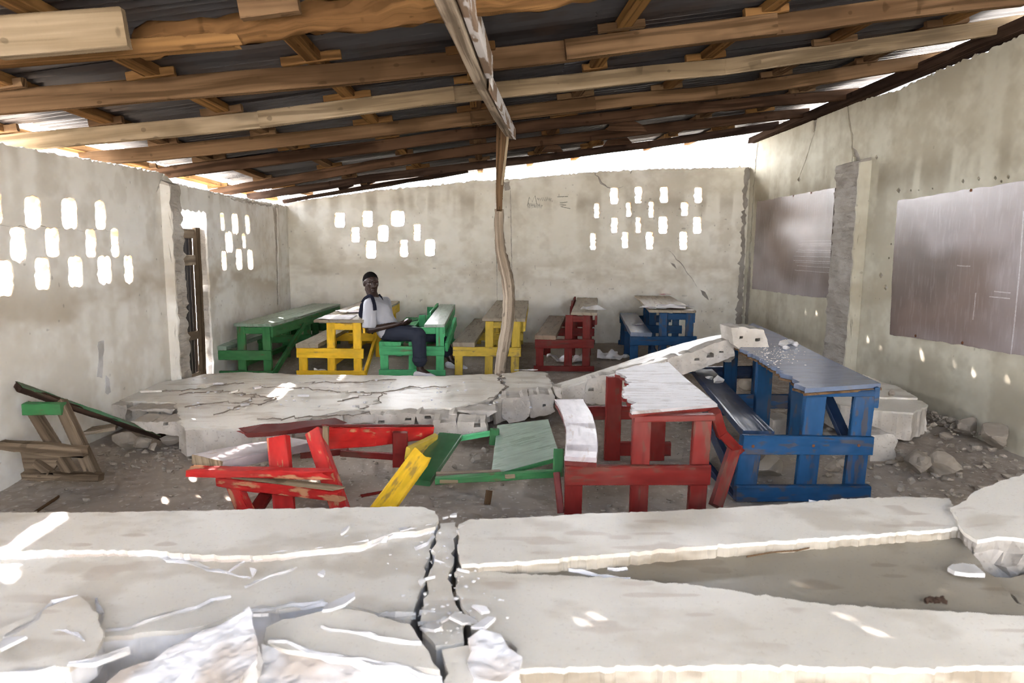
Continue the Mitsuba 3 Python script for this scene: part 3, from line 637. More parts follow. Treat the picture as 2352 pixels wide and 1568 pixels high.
for k, (pts, yp) in enumerate([([(1392, 300), (1400, 286), (1425, 278), (1455, 278), (1475, 288), (1486, 304)], 6.85), ([(1244, 350), (1254, 336), (1270, 331), (1285, 336), (1294, 350)], 7.6), ([(1383, 337), (1395, 322), (1440, 316), (1452, 330)], 8.4), ([(1620, 272), (1632, 254), (1662, 252), (1676, 268)], 8.3)]):
    q = np.array([PY(*p, yp) for p in pts])
    put('gusset', plate(Polygon(q[:, [0, 2]]), .02, [0, yp, 0], [1, 0, 0], [0, 0, 1]), 'wood_dusky', 'roof_rafter_004')
# ---------------------------------------------------------------- fallen walls
class Plane:
    def __init__(s, z0, x0=0, y0=0, a=0, b=0): s.z0, s.x0, s.y0, s.a, s.b = z0, x0, y0, a, b
    def px(s, x, y): return on(x, y, (-s.a, -s.b, 1), s.z0 - s.a * s.x0 - s.b * s.y0)
    def z(s, x, y): return s.z0 + s.a * (x - s.x0) + s.b * (y - s.y0)
    @staticmethod
    def through(A, B, Cc):
        n = np.cross(B - A, Cc - A); n = n / n[2]
        return Plane(A[2], A[0], A[1], -n[0], -n[1])
def slab_mesh(poly, plane, th, top_off, seed, rough=.006, und=.012, refine=.07):
    m = extrude(poly, th).refine_to_length(refine); v, f = mesh_of(m)
    d = meshkit.fbm(np.stack([v[:, 0] * 1.6, v[:, 1] * 1.6, v[:, 0] * 0 + seed], -1), 3, seed) - .5
    nz = np.stack([meshkit.fbm(v * 17 + 31 * k, 2, seed + k) - .5 for k in range(3)], 1)
    z = plane.z(v[:, 0], v[:, 1]) + top_off + und * d + (v[:, 2] - th)
    low = v[:, 2] < th - 1e-4
    v = np.stack([v[:, 0], v[:, 1], z], 1)
    v[low] += nz[low] * rough * 2.5
    return v, f
def slab(key, name, pix, plane, th, seed, skin=.014, amp=.006, step=.03, top='slab_plaster', body='plaster_broken', und=.012, lab=None, inset=.004, keep=None, rough=.006):
    pts = np.array([plane.px(*p)[:2] for p in pix])
    pg = jagged(pts, amp, step, seed, keep)
    put('plaster', slab_mesh(pg, plane, skin, 0, seed, 0, und), top, key, smooth=25, label=lab or 'smooth dirty plaster face')
    cg = pg.buffer(-inset)
    for g in polys(cg)[:1]:
        put('core', slab_mesh(g, plane, th, -skin, seed, rough, und, .09 if rough < .01 else .04), body, key, label='broken core')
def strip(key, pix, plane, wpx, seed, h=.012, mat='plaster_broken', name='broken_edge', lift=0.0, amp=.006):
    """A raised broken lip of plaster along a crack."""
    rng = np.random.default_rng(seed)
    q = np.array([plane.px(*p) for p in pix]); out = []
    for a, b in zip(q[:-1], q[1:]):
        m = max(1, int(np.linalg.norm(b - a) / .035)); out += [a + (b - a) * j / m for j in range(m)]
    out.append(q[-1]); out = np.array(out); n = len(out)
    out[:, :2] += rng.normal(0, amp, (n, 2)); out[:, 2] += lift
    d = np.linalg.norm(out - CAM, axis=1)
    w = wpx / 1568 * d * 1.3 * (.35 + .65 * np.sin(np.pi * np.linspace(.06, .94, n))) * rng.uniform(.6, 1.3, n)
    put(name, sweep(out, w, h * .7 * rng.uniform(.6, 1.3, n), (0, 0, 1), .004, .003, rng=rng), mat, key)
def flake(px, py, plane, size, seed, mat='plaster_broken', label=None, tilt=.25, th=.008):
    rng = np.random.default_rng(seed)
    a = np.sort(rng.uniform(0, 2 * np.pi, 7)); r = size * rng.uniform(.55, 1.1, 7)
    pg = Polygon(np.stack([r * np.cos(a), r * np.sin(a) * .6], 1)).buffer(0)
    if pg.geom_type != 'Polygon' or pg.area < 1e-6: pg = sbox(-size, -size * .5, size, size * .5)
    t = rng.uniform(0, 6.28); ex = np.array([math.cos(t), math.sin(t), rng.normal(0, tilt)]); ey = np.array([-math.sin(t), math.cos(t), rng.normal(0, tilt)])
    p = plane.px(px, py)
    return plate(pg, th, p + [0, 0, .012 + size * tilt * .5], ex, ey)[:2]

# the nearer fallen wall, in front of the camera
N0 = Plane(.31)
kA = thing('fallen_wall_slab', 'flat slab of fallen wall at lower left with a straight white broken edge across it', 'rubble slab', 'plates of the nearer fallen wall')
slab(kA, 'a', [(-260, 1184), (0, 1179), (250, 1176), (540, 1171), (830, 1165), (965, 1161), (1000, 1172), (1008, 1190), (1000, 1207), (955, 1218), (900, 1222), (830, 1250), (720, 1262), (620, 1274), (520, 1276), (400, 1270), (350, 1262), (200, 1262), (0, 1267), (-260, 1272)], Plane(.335), .2, 1, amp=.004, step=.016, body='torn_plaster')
kB = thing('fallen_wall_slab', 'grey fallen wall slab at lower left in front of the white edge, crossed by branching cracks', 'rubble slab', 'plates of the nearer fallen wall')
PB = Plane(.305, -1, 2, 0, .01)
slab(kB, 'b', [(-260, 1274), (0, 1268), (340, 1264), (530, 1277), (740, 1262), (850, 1248), (920, 1222), (985, 1212), (992, 1240), (988, 1275), (978, 1310), (968, 1345), (958, 1372), (950, 1402), (944, 1418), (900, 1412), (760, 1384), (640, 1400), (585, 1396), (440, 1440), (240, 1462), (150, 1500), (150, 1700), (-260, 1700)], PB, .2, 2, und=.02)
kC = thing('fallen_wall_slab', 'curved lifted plate of plaster in the lower left corner', 'rubble slab', 'plates of the nearer fallen wall')
PCc = Plane(.33, -1.2, 1.75, .02, -.03)
slab(kC, 'c', [(-260, 1500), (0, 1445), (90, 1405), (182, 1368), (207, 1392), (228, 1430), (240, 1450), (222, 1490), (160, 1532), (60, 1545), (-260, 1560)], PCc, .06, 3, amp=.004)
kF = thing('fallen_wall_slab', 'narrow jagged strip of fallen wall between two deep cracks in the foreground', 'rubble slab', 'plates of the nearer fallen wall')
PF = Plane(.315)
slab(kF, 'f', [(1010, 1203), (1046, 1200), (1050, 1230), (1044, 1262), (1040, 1300), (1036, 1340), (1042, 1370), (1054, 1400), (1062, 1440), (1066, 1475), (1000, 1482), (975, 1455), (966, 1425), (974, 1390), (984, 1350), (988, 1310), (1000, 1270), (1000, 1232)], PF, .2, 4, amp=.007)
kG = thing('fallen_wall_slab', 'long smooth slab of fallen wall in front of the red and blue desks', 'rubble slab', 'plates of the nearer fallen wall')
slab(kG, 'g', [(1054, 1203), (1076, 1192), (1290, 1182), (1600, 1169), (1800, 1158), (1930, 1146), (2060, 1140), (2182, 1143), (2190, 1170), (2203, 1195), (2207, 1208), (2130, 1217), (1950, 1230), (1750, 1245), (1560, 1258), (1400, 1272), (1260, 1284), (1150, 1290), (1060, 1296), (1052, 1262), (1055, 1235)], Plane(.345), .2, 5, und=.008, body='plaster_edge', amp=.004, step=.016)
kH = thing('fallen_wall_slab', 'dull shade-toned wedge of fallen wall sunk behind the pale front slab at lower right', 'rubble slab', 'plates of the nearer fallen wall')
slab(kH, 'h', [(1060, 1296), (1300, 1278), (1700, 1243), (2207, 1208), (2232, 1270), (2262, 1310), (2300, 1345), (2335, 1385), (2560, 1420), (2200, 1450), (1800, 1400), (1300, 1340), (1060, 1320)], Plane(.298), .2, 6, top='slab_dull_shade')
kI = thing('fallen_wall_slab', 'broad pale slab of fallen wall filling the lower right foreground', 'rubble slab', 'plates of the nearer fallen wall')
PI_ = Plane(.318, .3, 1.9, -.004, -.02)
slab(kI, 'i', [(1048, 1304), (1150, 1312), (1300, 1322), (1450, 1330), (1600, 1345), (1720, 1364), (1900, 1387), (2100, 1402), (2400, 1416), (2640, 1420), (2640, 1530), (2100, 1533), (1600, 1530), (1190, 1531), (1180, 1480), (1120, 1445), (1078, 1420), (1060, 1390), (1046, 1350)], PI_, .2, 7, und=.02, body='plaster_edge', amp=.004, step=.016)
kJ = thing('fallen_wall_slab', 'pale tilted slab with a rough broken face at the right edge of the foreground', 'rubble slab', 'plates of the nearer fallen wall')
PK = Plane(.36, 1.75, 2.4, .14, .0)
slab(kJ, 'k', [(2183, 1165), (2230, 1135), (2300, 1104), (2352, 1088), (2640, 1060), (2640, 1220), (2352, 1238), (2290, 1232), (2245, 1240), (2215, 1222), (2200, 1195)], PK, .13, 8, body='concrete_dark', rough=.05)
kL = thing('fallen_wall_slab', 'tan corner of fallen wall beyond the dark gap at the right edge', 'rubble slab', 'plates of the nearer fallen wall')
slab(kL, 'l', [(2272, 1328), (2352, 1322), (2640, 1310), (2640, 1412), (2380, 1404), (2340, 1384), (2300, 1345)], Plane(.285), .2, 14, top='slab_dull_shade')
# rough chunks at the bottom edge
kD = thing('wall_chunk', 'big rough white chunk of broken wall at the bottom left of centre', 'rubble slab')
PD = Plane(.40, -.8, 1.75, .25, .30)
slab(kD, 'd', [(120, 1640), (200, 1575), (390, 1480), (560, 1398), (572, 1386), (580, 1402), (584, 1440), (592, 1470), (590, 1510), (560, 1545), (540, 1640)], PD, .09, 9, top='torn_plaster', body='plaster_broken', und=.05, rough=.02, amp=.008, lab='rough torn face')
kE = thing('wall_chunk', 'cracked chunk of wall with a flat grey top at the bottom edge', 'rubble slab')
PE = Plane(.345, -.5, 1.75, .02, .03)
slab(kE, 'e', [(612, 1440), (650, 1422), (760, 1398), (830, 1402), (940, 1432), (958, 1460), (985, 1498), (1010, 1540), (900, 1530), (740, 1502), (640, 1486), (605, 1470)], PE, .16, 10)
slab(kE, 'e2', [(600, 1476), (640, 1490), (740, 1506), (900, 1534), (1010, 1544), (1040, 1600), (1040, 1680), (560, 1680), (575, 1560), (602, 1510)], Plane(.325, -.5, 1.6, 0, .35), .16, 11, top='torn_plaster', body='block_core', und=.05, rough=.02, lab='rough torn face')
kK = thing('wall_chunk', 'pale crumbling chunk of wall at the bottom centre below the cracks', 'rubble slab')
slab(kK, 'j', [(1075, 1468), (1105, 1446), (1150, 1458), (1168, 1490), (1200, 1512), (1192, 1545), (1150, 1570), (1090, 1565)], Plane(.34, .0, 1.65, .05, .2), .1, 12, top='torn_plaster', body='block_core', und=.04, rough=.02, lab='crumbling white face')
slab(kK, 'j2', [(1015, 1490), (1066, 1482), (1120, 1488), (1128, 1520), (1125, 1700), (1040, 1700), (1030, 1545)], Plane(.315, 0, 1.6, 0, .15), .15, 13, lab='grey plaster face')
E_ = [(kA, [(352, 1268), (420, 1274), (530, 1277), (620, 1275), (760, 1260), (850, 1247)], 6, .02), (kA, [(850, 1247), (880, 1236), (915, 1222), (960, 1217), (1005, 1205)], 5, .02),
      (kB, [(365, 1285), (430, 1297), (500, 1312), (570, 1332)], 8, .014), (kB, [(525, 1312), (560, 1290), (620, 1280)], 4, .012), (kB, [(560, 1352), (620, 1325), (685, 1305)], 3, .01),
      (kB, [(240, 1452), (330, 1432), (420, 1402), (480, 1380), (535, 1370)], 7, .014), (kB, [(215, 1375), (232, 1410), (240, 1440), (228, 1475), (200, 1500)], 3, .01), (kB, [(560, 1405), (640, 1398), (760, 1385)], 11, .02), (kB, [(820, 1410), (950, 1420)], 8, .02),
      (kC, [(0, 1470), (75, 1425), (120, 1385), (180, 1366)], 10, .018), (kC, [(0, 1548), (80, 1544), (120, 1535)], 10, .016), (kC, [(160, 1525), (220, 1518), (290, 1502)], 10, .016), (kC, [(90, 1447), (180, 1458), (190, 1478)], 3, .008),
      (kH, [(1150, 1308), (1210, 1310), (1262, 1303)], 4, .014), (kH, [(1310, 1309), (1370, 1322), (1450, 1332)], 7, .016), (kH, [(1390, 1302), (1420, 1312), (1440, 1304)], 3, .01),
      (kG, [(1860, 1150), (1990, 1160), (2110, 1170), (2180, 1188)], 2.5, .006), (kG, [(1050, 1222), (1080, 1208), (1100, 1195)], 3, .008), (kG, [(1052, 1255), (1072, 1250), (1076, 1235), (1068, 1228)], 2.5, .006),
      (kF, [(1008, 1256), (1040, 1254)], 6, .012), (kF, [(1000, 1290), (1020, 1292)], 4, .01), (kF, [(965, 1404), (1000, 1403)], 4, .012), (kF, [(970, 1434), (1030, 1424), (1062, 1420)], 5, .014), (kB, [(958, 1260), (975, 1250), (990, 1232)], 5, .01),
      (kE, [(740, 1440), (880, 1470), (962, 1482)], 7, .018), (kE, [(635, 1465), (740, 1500), (900, 1530), (1010, 1560)], 8, .016)]
for k, (key, pix, w, h) in enumerate(E_):
    pl = {kA: Plane(.325), kB: PB, kC: PCc, kG: Plane(.335), kH: Plane(.30), kF: PF, kE: PE, kI: PI_}[key]
    strip(key, pix, pl, w, 100 + k, h, 'plaster_broken')
FL = [(738, 1328, N0, .022, 'small white flake alone on the grey slab left of the twin cracks'), (795, 1228, Plane(.335), .03, 'slanting white flake above the white crack line, left of the twin cracks'), (801, 1247, N0, .03, 'white flake on the white crack line left of the twin cracks'), (842, 1245, N0, .022, 'second white flake on the white crack line, nearer the twin cracks'),
      (590, 1428, N0, .05, 'squarish white flake wedged between the two big chunks at the bottom'), (785, 1400, Plane(.35), .075, 'big upturned plaster flake behind the grey-topped chunk'), (1070, 1325, PF, .035, 'cream flake on the right lip of the right hand crack'), (1105, 1412, PI_, .035, 'white flake lying on the pale slab right of the twin cracks'),
      (1062, 1438, PF, .045, 'long white flake bridging the right hand crack'), (1020, 1437, PF, .02, 'small white flake at the near end of the narrow strip'), (1112, 1450, PI_, .05, 'white flake above the crumbling chunk at the bottom centre'), (985, 1462, PF, .055, 'large cream flake at the near end of the left hand crack'),
      (578, 1325, PB, .025, 'crumpled white flake where the branching cracks meet'), (30, 1492, PCc, .05, 'cream flake on the lifted plate in the lower left corner'), (1044, 1194, Plane(.345), .02, 'white crumb on the far edge between the two cracks'), (1020, 1200, Plane(.3), .022, 'grey crumb on the far edge between the two cracks'),
      (988, 1340, PF, .02, 'upper of two grey crumbs in the left hand crack'), (972, 1352, PF, .022, 'lower of two grey crumbs in the left hand crack'), (1100, 1302, N0, .05, 'flat cream flake under the edge of the long slab beside the right hand crack'), (930, 1228, N0, .035, 'white flake beside the far end of the left hand crack')]
for k, (x, y, pl, sz, lab) in enumerate(FL):
    put('plaster_flake', flake(x, y, pl, sz, 300 + k), 'plaster_broken', label=lab, cat='plaster flake', group='loose plaster flakes on the nearer slabs')
q_ = np.array([N0.px(*p)[:2] for p in [(2176, 1310), (2186, 1303), (2210, 1300), (2238, 1304), (2252, 1316), (2262, 1325), (2225, 1324), (2192, 1319)]])
put('plaster_flake', slab_mesh(jagged(q_, .002, .03, 5), N0, .014, .012, 3, 0, .01)[:2], 'plaster_broken', label='oval pale flake lying at the right edge of the dull wedge slab', cat='plaster flake', group='loose plaster flakes on the nearer slabs')
dk_ = thing('leaf_litter', 'little dark clump of dry leaves on the seam of the pale slab at lower right', 'dry leaves')
for k in range(7):
    p = PI_.px(2128 + 7 * k, 1383 - (k % 3) * 3)
    put('leaf', rock(p + [0, 0, -.004], .014, 70 + k, .8), 'wood_dark', dk_, smooth=True)
sk = PZ(1735, 1268, .31)
put('dry_twig', sweep(np.array([PZ(x, y, .315) for x, y in [(1715, 1278), (1770, 1268), (1830, 1264), (1858, 1258)]]), .006, .006, rnd=6), 'wood_brown', label='thin dry twig under the raised edge of the long slab', cat='twig')

# the farther fallen wall, hollow blocks showing along its broken edge
def block(key, name, face, yf, depth, holes=(), seed=0, mat='block_core', lean=0.0, label=None, cat=None, group=None, amp=.005, zmax=None):
    q = np.array([PY(*p, yf) for p in face]); p2 = q[:, [0, 2]]
    if zmax: p2[:, 1] = np.minimum(p2[:, 1], zmax)
    pg = jagged(p2, amp, .03, seed)
    m = extrude(pg, depth)
    for (x, y, w, h) in holes:
        c = PY(x, y, yf); r = 1568 / yf
        hp = jagged(np.array([[c[0] - w / r, c[2] - h / r], [c[0] + w / r, c[2] - h / r * .8], [c[0] + w / r * .9, c[2] + h / r], [c[0] - w / r * .8, c[2] + h / r * .9]]), .003, .02, seed + int(x))
        m = m - extrude(hp, depth).translate([0, 0, depth - .10])
    m = m.refine_to_length(.035); v, f = mesh_of(m)
    nz = np.stack([meshkit.fbm(v * 14 + 17 * k, 3, seed + k) - .5 for k in range(3)], 1)
    v = v + nz * np.array([.014, .014, .022])
    P = np.stack([v[:, 0], yf + depth - v[:, 2] + lean * (v[:, 1] - v[:, 1].min()), v[:, 1]], 1)
    return put(name, (P, f), mat, key, label=label, cat=cat, group=group)
MP = Plane(.20)
kM = thing('fallen_wall_slab', 'wide cracked slab of fallen partition wall lying before the back row of desks', 'rubble slab')
slab(kM, 'm', [(215, 915), (262, 900), (330, 886), (425, 869), (470, 858), (560, 853), (700, 859), (900, 862), (1050, 862), (1140, 858), (1150, 874), (1159, 890), (1146, 905), (1134, 914), (1050, 935), (950, 940), (784, 942), (700, 960), (630, 985), (425, 986), (410, 960), (402, 925), (300, 921)], MP, .17, 21, body='block_core', und=.03, amp=.012, step=.05)
MC = [([(1128, 920), (1146, 905), (1158, 892), (1150, 872), (1146, 860)], 9), ([(600, 890), (700, 893), (800, 902), (880, 905)], 2), ([(420, 905), (500, 900), (560, 905), (640, 920)], 2), ([(780, 925), (860, 905), (960, 890), (1040, 888)], 2.5), ([(430, 935), (520, 925), (610, 930), (640, 910)], 2.5), ([(500, 955), (560, 930), (590, 905)], 1.6), ([(830, 940), (870, 925), (880, 905)], 1.6), ([(600, 965), (720, 958), (860, 950)], 1.6), ([(700, 880), (820, 880), (900, 872)], 1.4), ([(330, 900), (420, 900), (470, 890), (560, 880)], 1.8)]
for k, (pix, w) in enumerate(MC): strip(kM, pix, MP, w * .3, 140 + k, .004, 'crack_grey', 'crack', .006, .02)
for k, (x, y, s_) in enumerate([(540, 905, .07), (560, 935, .05), (470, 893, .07), (500, 888, .08), (860, 925, .04), (815, 940, .05), (790, 905, .05), (700, 915, .05), (1030, 905, .03), (590, 897, .09), (345, 905, .08), (260, 905, .09)]):
    put('loose_plaster', flake(x, y, Plane(.205), s_, 500 + k, tilt=.12, th=.014), 'plaster_broken' if k % 2 else 'slab_plaster', kM)
BL = [([(425, 986), (618, 985), (620, 1028), (428, 1031)], 4.27, [(452, 1008, 5, 4), (482, 1007, 4, 3), (602, 1006, 4, 3)]),
      ([(300, 940), (390, 955), (436, 972), (412, 1003), (340, 990), (298, 978)], 4.36, [(328, 958, 7, 4), (352, 966, 5, 2.5), (381, 973, 6, 4)]),
      ([(180, 922), (286, 922), (286, 965), (180, 972)], 4.85, []), ([(292, 918), (398, 924), (392, 950), (300, 940)], 4.72, [(345, 934, 9, 5)]),
      ([(620, 985), (700, 965), (700, 1000), (622, 1028)], 4.36, []), ([(700, 958), (784, 943), (784, 985), (702, 1000)], 4.55, [(745, 958, 6, 5)]),
      ([(784, 942), (826, 943), (830, 972), (784, 975)], 4.60, []), ([(829, 946), (857, 944), (856, 972), (832, 970)], 4.60, []), ([(859, 942), (912, 942), (908, 974), (860, 974)], 4.60, [(876, 968, 8, 3.5)]), ([(914, 942), (953, 944), (950, 976), (914, 974)], 4.60, [(938, 963, 8, 3)]), ([(956, 940), (1046, 938), (1040, 972), (965, 978)], 4.60, [(982, 958, 8, 3.5)]),
      ([(996, 965), (1044, 950), (1048, 996), (994, 998)], 4.42, [(1020, 964, 10, 8)]), ([(1052, 940), (1112, 938), (1118, 996), (1050, 998)], 4.40, [(1096, 975, 8, 6)]),
      ([(1048, 935), (1100, 928), (1135, 918), (1140, 945), (1118, 958), (1050, 945)], 4.72, [])]
for k, (face, yf, hs) in enumerate(BL):
    cx = np.mean([p[0] for p in face]); face = [(cx + (x - cx) * 1.04 + (1 if x > cx else -1), y) for x, y in face]
    block(kM, 'block', face, yf + .05, .2, hs, 600 + k, zmax=.193)
kM2 = thing('fallen_wall_slab', 'short slab of partition wall right of the post, raised on rough blocks', 'rubble slab')
slab(kM2, 'm2', [(1152, 857), (1200, 852), (1250, 854), (1262, 870), (1268, 890), (1268, 904), (1200, 909), (1157, 916), (1140, 926), (1132, 922), (1150, 906), (1165, 890), (1156, 872)], MP, .16, 22, body='block_core', und=.02, amp=.012, step=.05)
block(kM2, 'block', [(1152, 916), (1214, 909), (1216, 955), (1205, 966), (1170, 972), (1154, 960)], 5.08, .25, [], 640)
block(kM2, 'block', [(1214, 907), (1270, 904), (1276, 945), (1250, 955), (1218, 958)], 5.12, .25, [(1250, 930, 4, 3)], 641)
block(kM2, 'block', [(1110, 930), (1150, 918), (1153, 962), (1122, 958)], 5.14, .2, [], 642)
# tilted length of wall leaning on the blue desk
A_, B_, C_ = PY(1324, 881, 5.1), PY(1683, 781, 5.1), PY(1568, 788, 5.62)
TP = Plane.through(A_, B_, C_)
kT = thing('leaning_wall_slab', 'tilted length of block wall propped against the near blue desk', 'rubble slab')
slab(kT, 't', [(1268, 884), (1330, 866), (1450, 826), (1568, 788), (1640, 771), (1660, 768), (1690, 774), (1688, 783), (1661, 781), (1568, 815), (1450, 848), (1324, 881), (1290, 892)], TP, .15, 23, body='block_core', und=.02, amp=.010, step=.05)
def block_on(face, yf, holes, seed): return block(kT, 'block', face, yf, .14, holes, seed)
block_on([(1350, 872), (1450, 848), (1530, 828), (1534, 872), (1440, 905), (1392, 928), (1340, 925)], 5.06, [(1357, 893, 7, 4)], 650)
block_on([(1532, 826), (1610, 800), (1661, 782), (1684, 783), (1687, 818), (1600, 850), (1536, 872)], 5.06, [(1600, 824, 6, 3), (1631, 816, 9, 5), (1657, 808, 5, 2)], 651)
block_on([(1270, 886), (1300, 892), (1345, 878), (1342, 922), (1300, 918), (1276, 908)], 5.10, [(1302, 900, 14, 6)], 652)
block(None, 'loose_block', [(1679, 752), (1700, 750), (1755, 757), (1764, 790), (1770, 806), (1745, 809), (1700, 804), (1684, 790)], 4.95, .26, [(1740, 780, 7, 4), (1702, 775, 4, 3)], 660, label='broken hollow concrete block sitting on top of the near blue desk', cat='concrete block')
# fallen pieces along the right wall
RP = Plane(.215)
kR = thing('fallen_wall_slab', 'pale cracked wall slab lying on the floor behind the near blue desk, beside the right wall', 'rubble slab')
slab(kR, 'r1', [(1905, 862), (1985, 860), (2025, 876), (2062, 886), (2108, 913), (2025, 911), (1940, 905)], Plane(.235), .18, 24, body='block_core')
slab(kR, 'r2', [(1880, 905), (1960, 911), (2025, 915), (2115, 920), (2132, 930), (2098, 948), (2005, 942), (1930, 930)], RP, .19, 25, body='block_core')
block(kR, 'block', [(2005, 946), (2098, 950), (2126, 940), (2128, 990), (2004, 994)], 4.86, .2, [(2028, 970, 5, 4)], 661)
block(None, 'loose_block', [(2000, 998), (2052, 999), (2062, 1012), (2052, 1030), (2062, 1062), (1998, 1066)], 4.28, .2, [], 662, label='broken block end standing on the floor beside the near blue desk', cat='concrete block')
block(None, 'loose_block', [(1776, 965), (1820, 962), (1822, 1000), (1774, 1000)], 4.75, .18, [], 663, label='square block seen under the near blue desk between its legs', cat='concrete block')
ROCKS = [(2212, 1000, 0, .115, 'large hollow-sided lump of rubble near the foot of the right wall'), (2282, 1030, 0, .13, 'biggest loose stone by the right wall, far right'), (2106, 1085, 0, .12, 'flat-topped stone on the floor right of the near blue desk'), (2172, 1095, 0, .12, 'brown block stone right of the flat-topped one'),
         (2117, 1070, .07, .06, 'small upright stone lying on the flat-topped one'), (2165, 978, 0, .07, 'rubble lump at the corner of the slab by the right wall'), (2093, 1110, 0, .03, 'small pale triangular chip on the floor'), (2068, 1128, 0, .035, 'small stone on the floor in front of the flat-topped one'),
         (2046, 912, .22, .05, 'small stone standing on the slab by the right wall'), (1772, 1095, 0, .13, 'big dusty stone under the near blue desk frame'), (1912, 1080, 0, .06, 'pale stone under the right half of the near blue desk'), (1928, 1072, 0, .05, 'second pale stone under the right half of the near blue desk'),
         (1092, 1060, 0, .055, 'grey stone on the floor between the green planks'), (1114, 1038, 0, .03, 'little grey stone behind the one between the green planks'), (1045, 1075, 0, .025, 'tiny pale stone by the green rail'), (1710, 895, 0, .12, 'rubble heap lump behind the near blue desk legs'), (1740, 905, 0, .09, 'smaller rubble lump behind the near blue desk legs'),
         (285, 1030, 0, .11, 'pale upright block fragment below the long green plank'), (325, 1028, 0, .09, 'slanting plaster-faced fragment below the long green plank'), (395, 1020, 0, .08, 'flat plaster fragment at the foot of the long green plank'), (352, 1036, 0, .05, 'thin chip of plaster by the foot of the long green plank'), (1630, 885, .0, .06, 'lump under the leaning slab')]
for k, (x, y, z, r, lab) in enumerate(ROCKS):
    p = PZ(x, y, z); put('rubble_stone', rock(p + [0, 0, -.006], r, 40 + k, .8), 'rubble', label=lab, cat='stone')
for k, (x, y, s_, lab) in enumerate([(1650, 880, .07, 'pale lump of plaster lying across the far end of the near blue bench'), (1630, 872, .045, 'small pale chip beside the lump on the near blue bench')]):
    p = PZ(x, y, .395); put('plaster_lump', rock(p, s_, 80 + k, .5), 'plaster_broken', smooth=28, label=lab, cat='stone')
for k, (x, y, s_) in enumerate([(1798, 795, .06), (1815, 790, .05), (1806, 803, .035), (1826, 797, .04)]):
    put('plaster_lump', rock(PZ(x, y, .638), s_, 90 + k, .6), 'plaster_broken', smooth=28, label='crumbled white lump beside the block on top of the near blue desk', cat='stone', group='crumbs beside the block on the blue desk')
# uncountable crumbs
rg = np.random.default_rng(21); ms = []
ico = trimesh.creation.icosphere(0)
def crumbs(n, sample, rmin, rmax):
    for _ in range(n):
        x, y, z = sample(); r = rmin + (rmax - rmin) * rg.random() ** 3
        v = ico.vertices * rg.uniform(.6, 1.2, (12, 1)) * r * np.array([1, rg.uniform(.6, 1), rg.uniform(.4, .8)]) + [x, y, z + r * .3]
        ms.append((v, np.array(ico.faces), np.zeros((12, 2))))
def fl(x0, x1, y0, y1):
    def s():
        x, y = rg.uniform(x0, x1), rg.uniform(y0, y1); return x, y, float(heights(x, y)) - .01
    return s
crumbs(170, lambda: (lambda p: (min(p[0] + rg.normal(0, .16), 3.42), p[1] + rg.normal(0, .3), .02 + .06 * rg.random()))(PZ(2185, 975, 0)), .008, .042)
crumbs(420, fl(-2.75, 1.2, 2.75, 4.6), .004, .022); crumbs(420, fl(1.2, 3.35, 3.0, 5.0), .004, .03); crumbs(300, fl(2.2, 3.4, 3.6, 5.6), .008, .05); crumbs(260, fl(-2.6, -1.2, 4.0, 4.5), .006, .03); crumbs(150, fl(.5, 3.3, 5.2, 9), .006, .03)
v, f, _ = joinm(ms); put('floor_crumbs', (v, f), 'rubble', label='scatter of small crumbs of concrete over the earth floor', kind='stuff', cat='rubble'); ms.clear()
crumbs(330, lambda: (lambda p: (p[0], p[1], .636))(PZ(rg.normal(1790, 28), rg.normal(812, 12), .636)), .0015, .008)
v, f, _ = joinm(ms); put('desk_grit', (v, f), 'plaster_broken', label='white grit spilled on top of the near blue desk', kind='stuff', cat='rubble'); ms.clear()
crumbs(260, lambda: (lambda p: (p[0], p[1], .21))(PZ(rg.uniform(430, 1240), rg.uniform(866, 940), .21)), .003, .016)
crumbs(160, lambda: (lambda p: (p[0], p[1], .325))(PZ(rg.normal(1030, 60), rg.uniform(1215, 1480), .325)), .002, .009)
v, f, _ = joinm(ms); put('slab_grit', (v, f), 'plaster_broken', label='fine white grit over the fallen wall slabs', kind='stuff', cat='rubble')
# ---------------------------------------------------------------- school desks: bench and table in one frame
class Desk:
    def __init__(s, name, label, O, ex, ey, paint_, group=None):
        s.key = thing(name, label, 'school desk', group); s.O = np.array([O[0], O[1], 0.0])
        s.ex, s.ey = np.array([*unit(ex), 0]), np.array([*unit(ey), 0]); s.m = paint_
    def P(s, x, y, z): return s.O + s.ex * x + s.ey * y + np.array([0, 0, z])
    def b(s, name, a, b, w, t, up, mat=None, label=None, **k):
        put(name, board(s.P(*a), s.P(*b), w, t, up, **k), mat or s.m, s.key, label=label)
    def frame(s, y, xs, hs, ht, w, lw=.085, bottom=True, toprail=True, face=-1, mat=None, seatrail=.10, ops=None):
        for k, x in enumerate(xs):
            h = hs - .045 if k == 0 else ht - .035
            s.b('leg', (x, y, 0.0), (x + RNG.normal(0, .006), y, h), lw, .04, s.ey, mat)
        s.b('seat_rail', (-.01, y + face * .038, hs - .095), (w + .01, y + face * .038, hs - .095 + RNG.normal(0, .006)), seatrail, .032, s.ey, mat)
        if toprail: s.b('top_rail', (xs[1] + lw / 2, y + .0, ht - .075), (xs[-1] - lw / 2, y, ht - .075), .07, .03, s.ey, mat)
        if bottom: s.b('bottom_rail', (-.02, y + face * .03, .03), (w + .02, y + face * .03, .03), .06, .035, s.ey, mat)
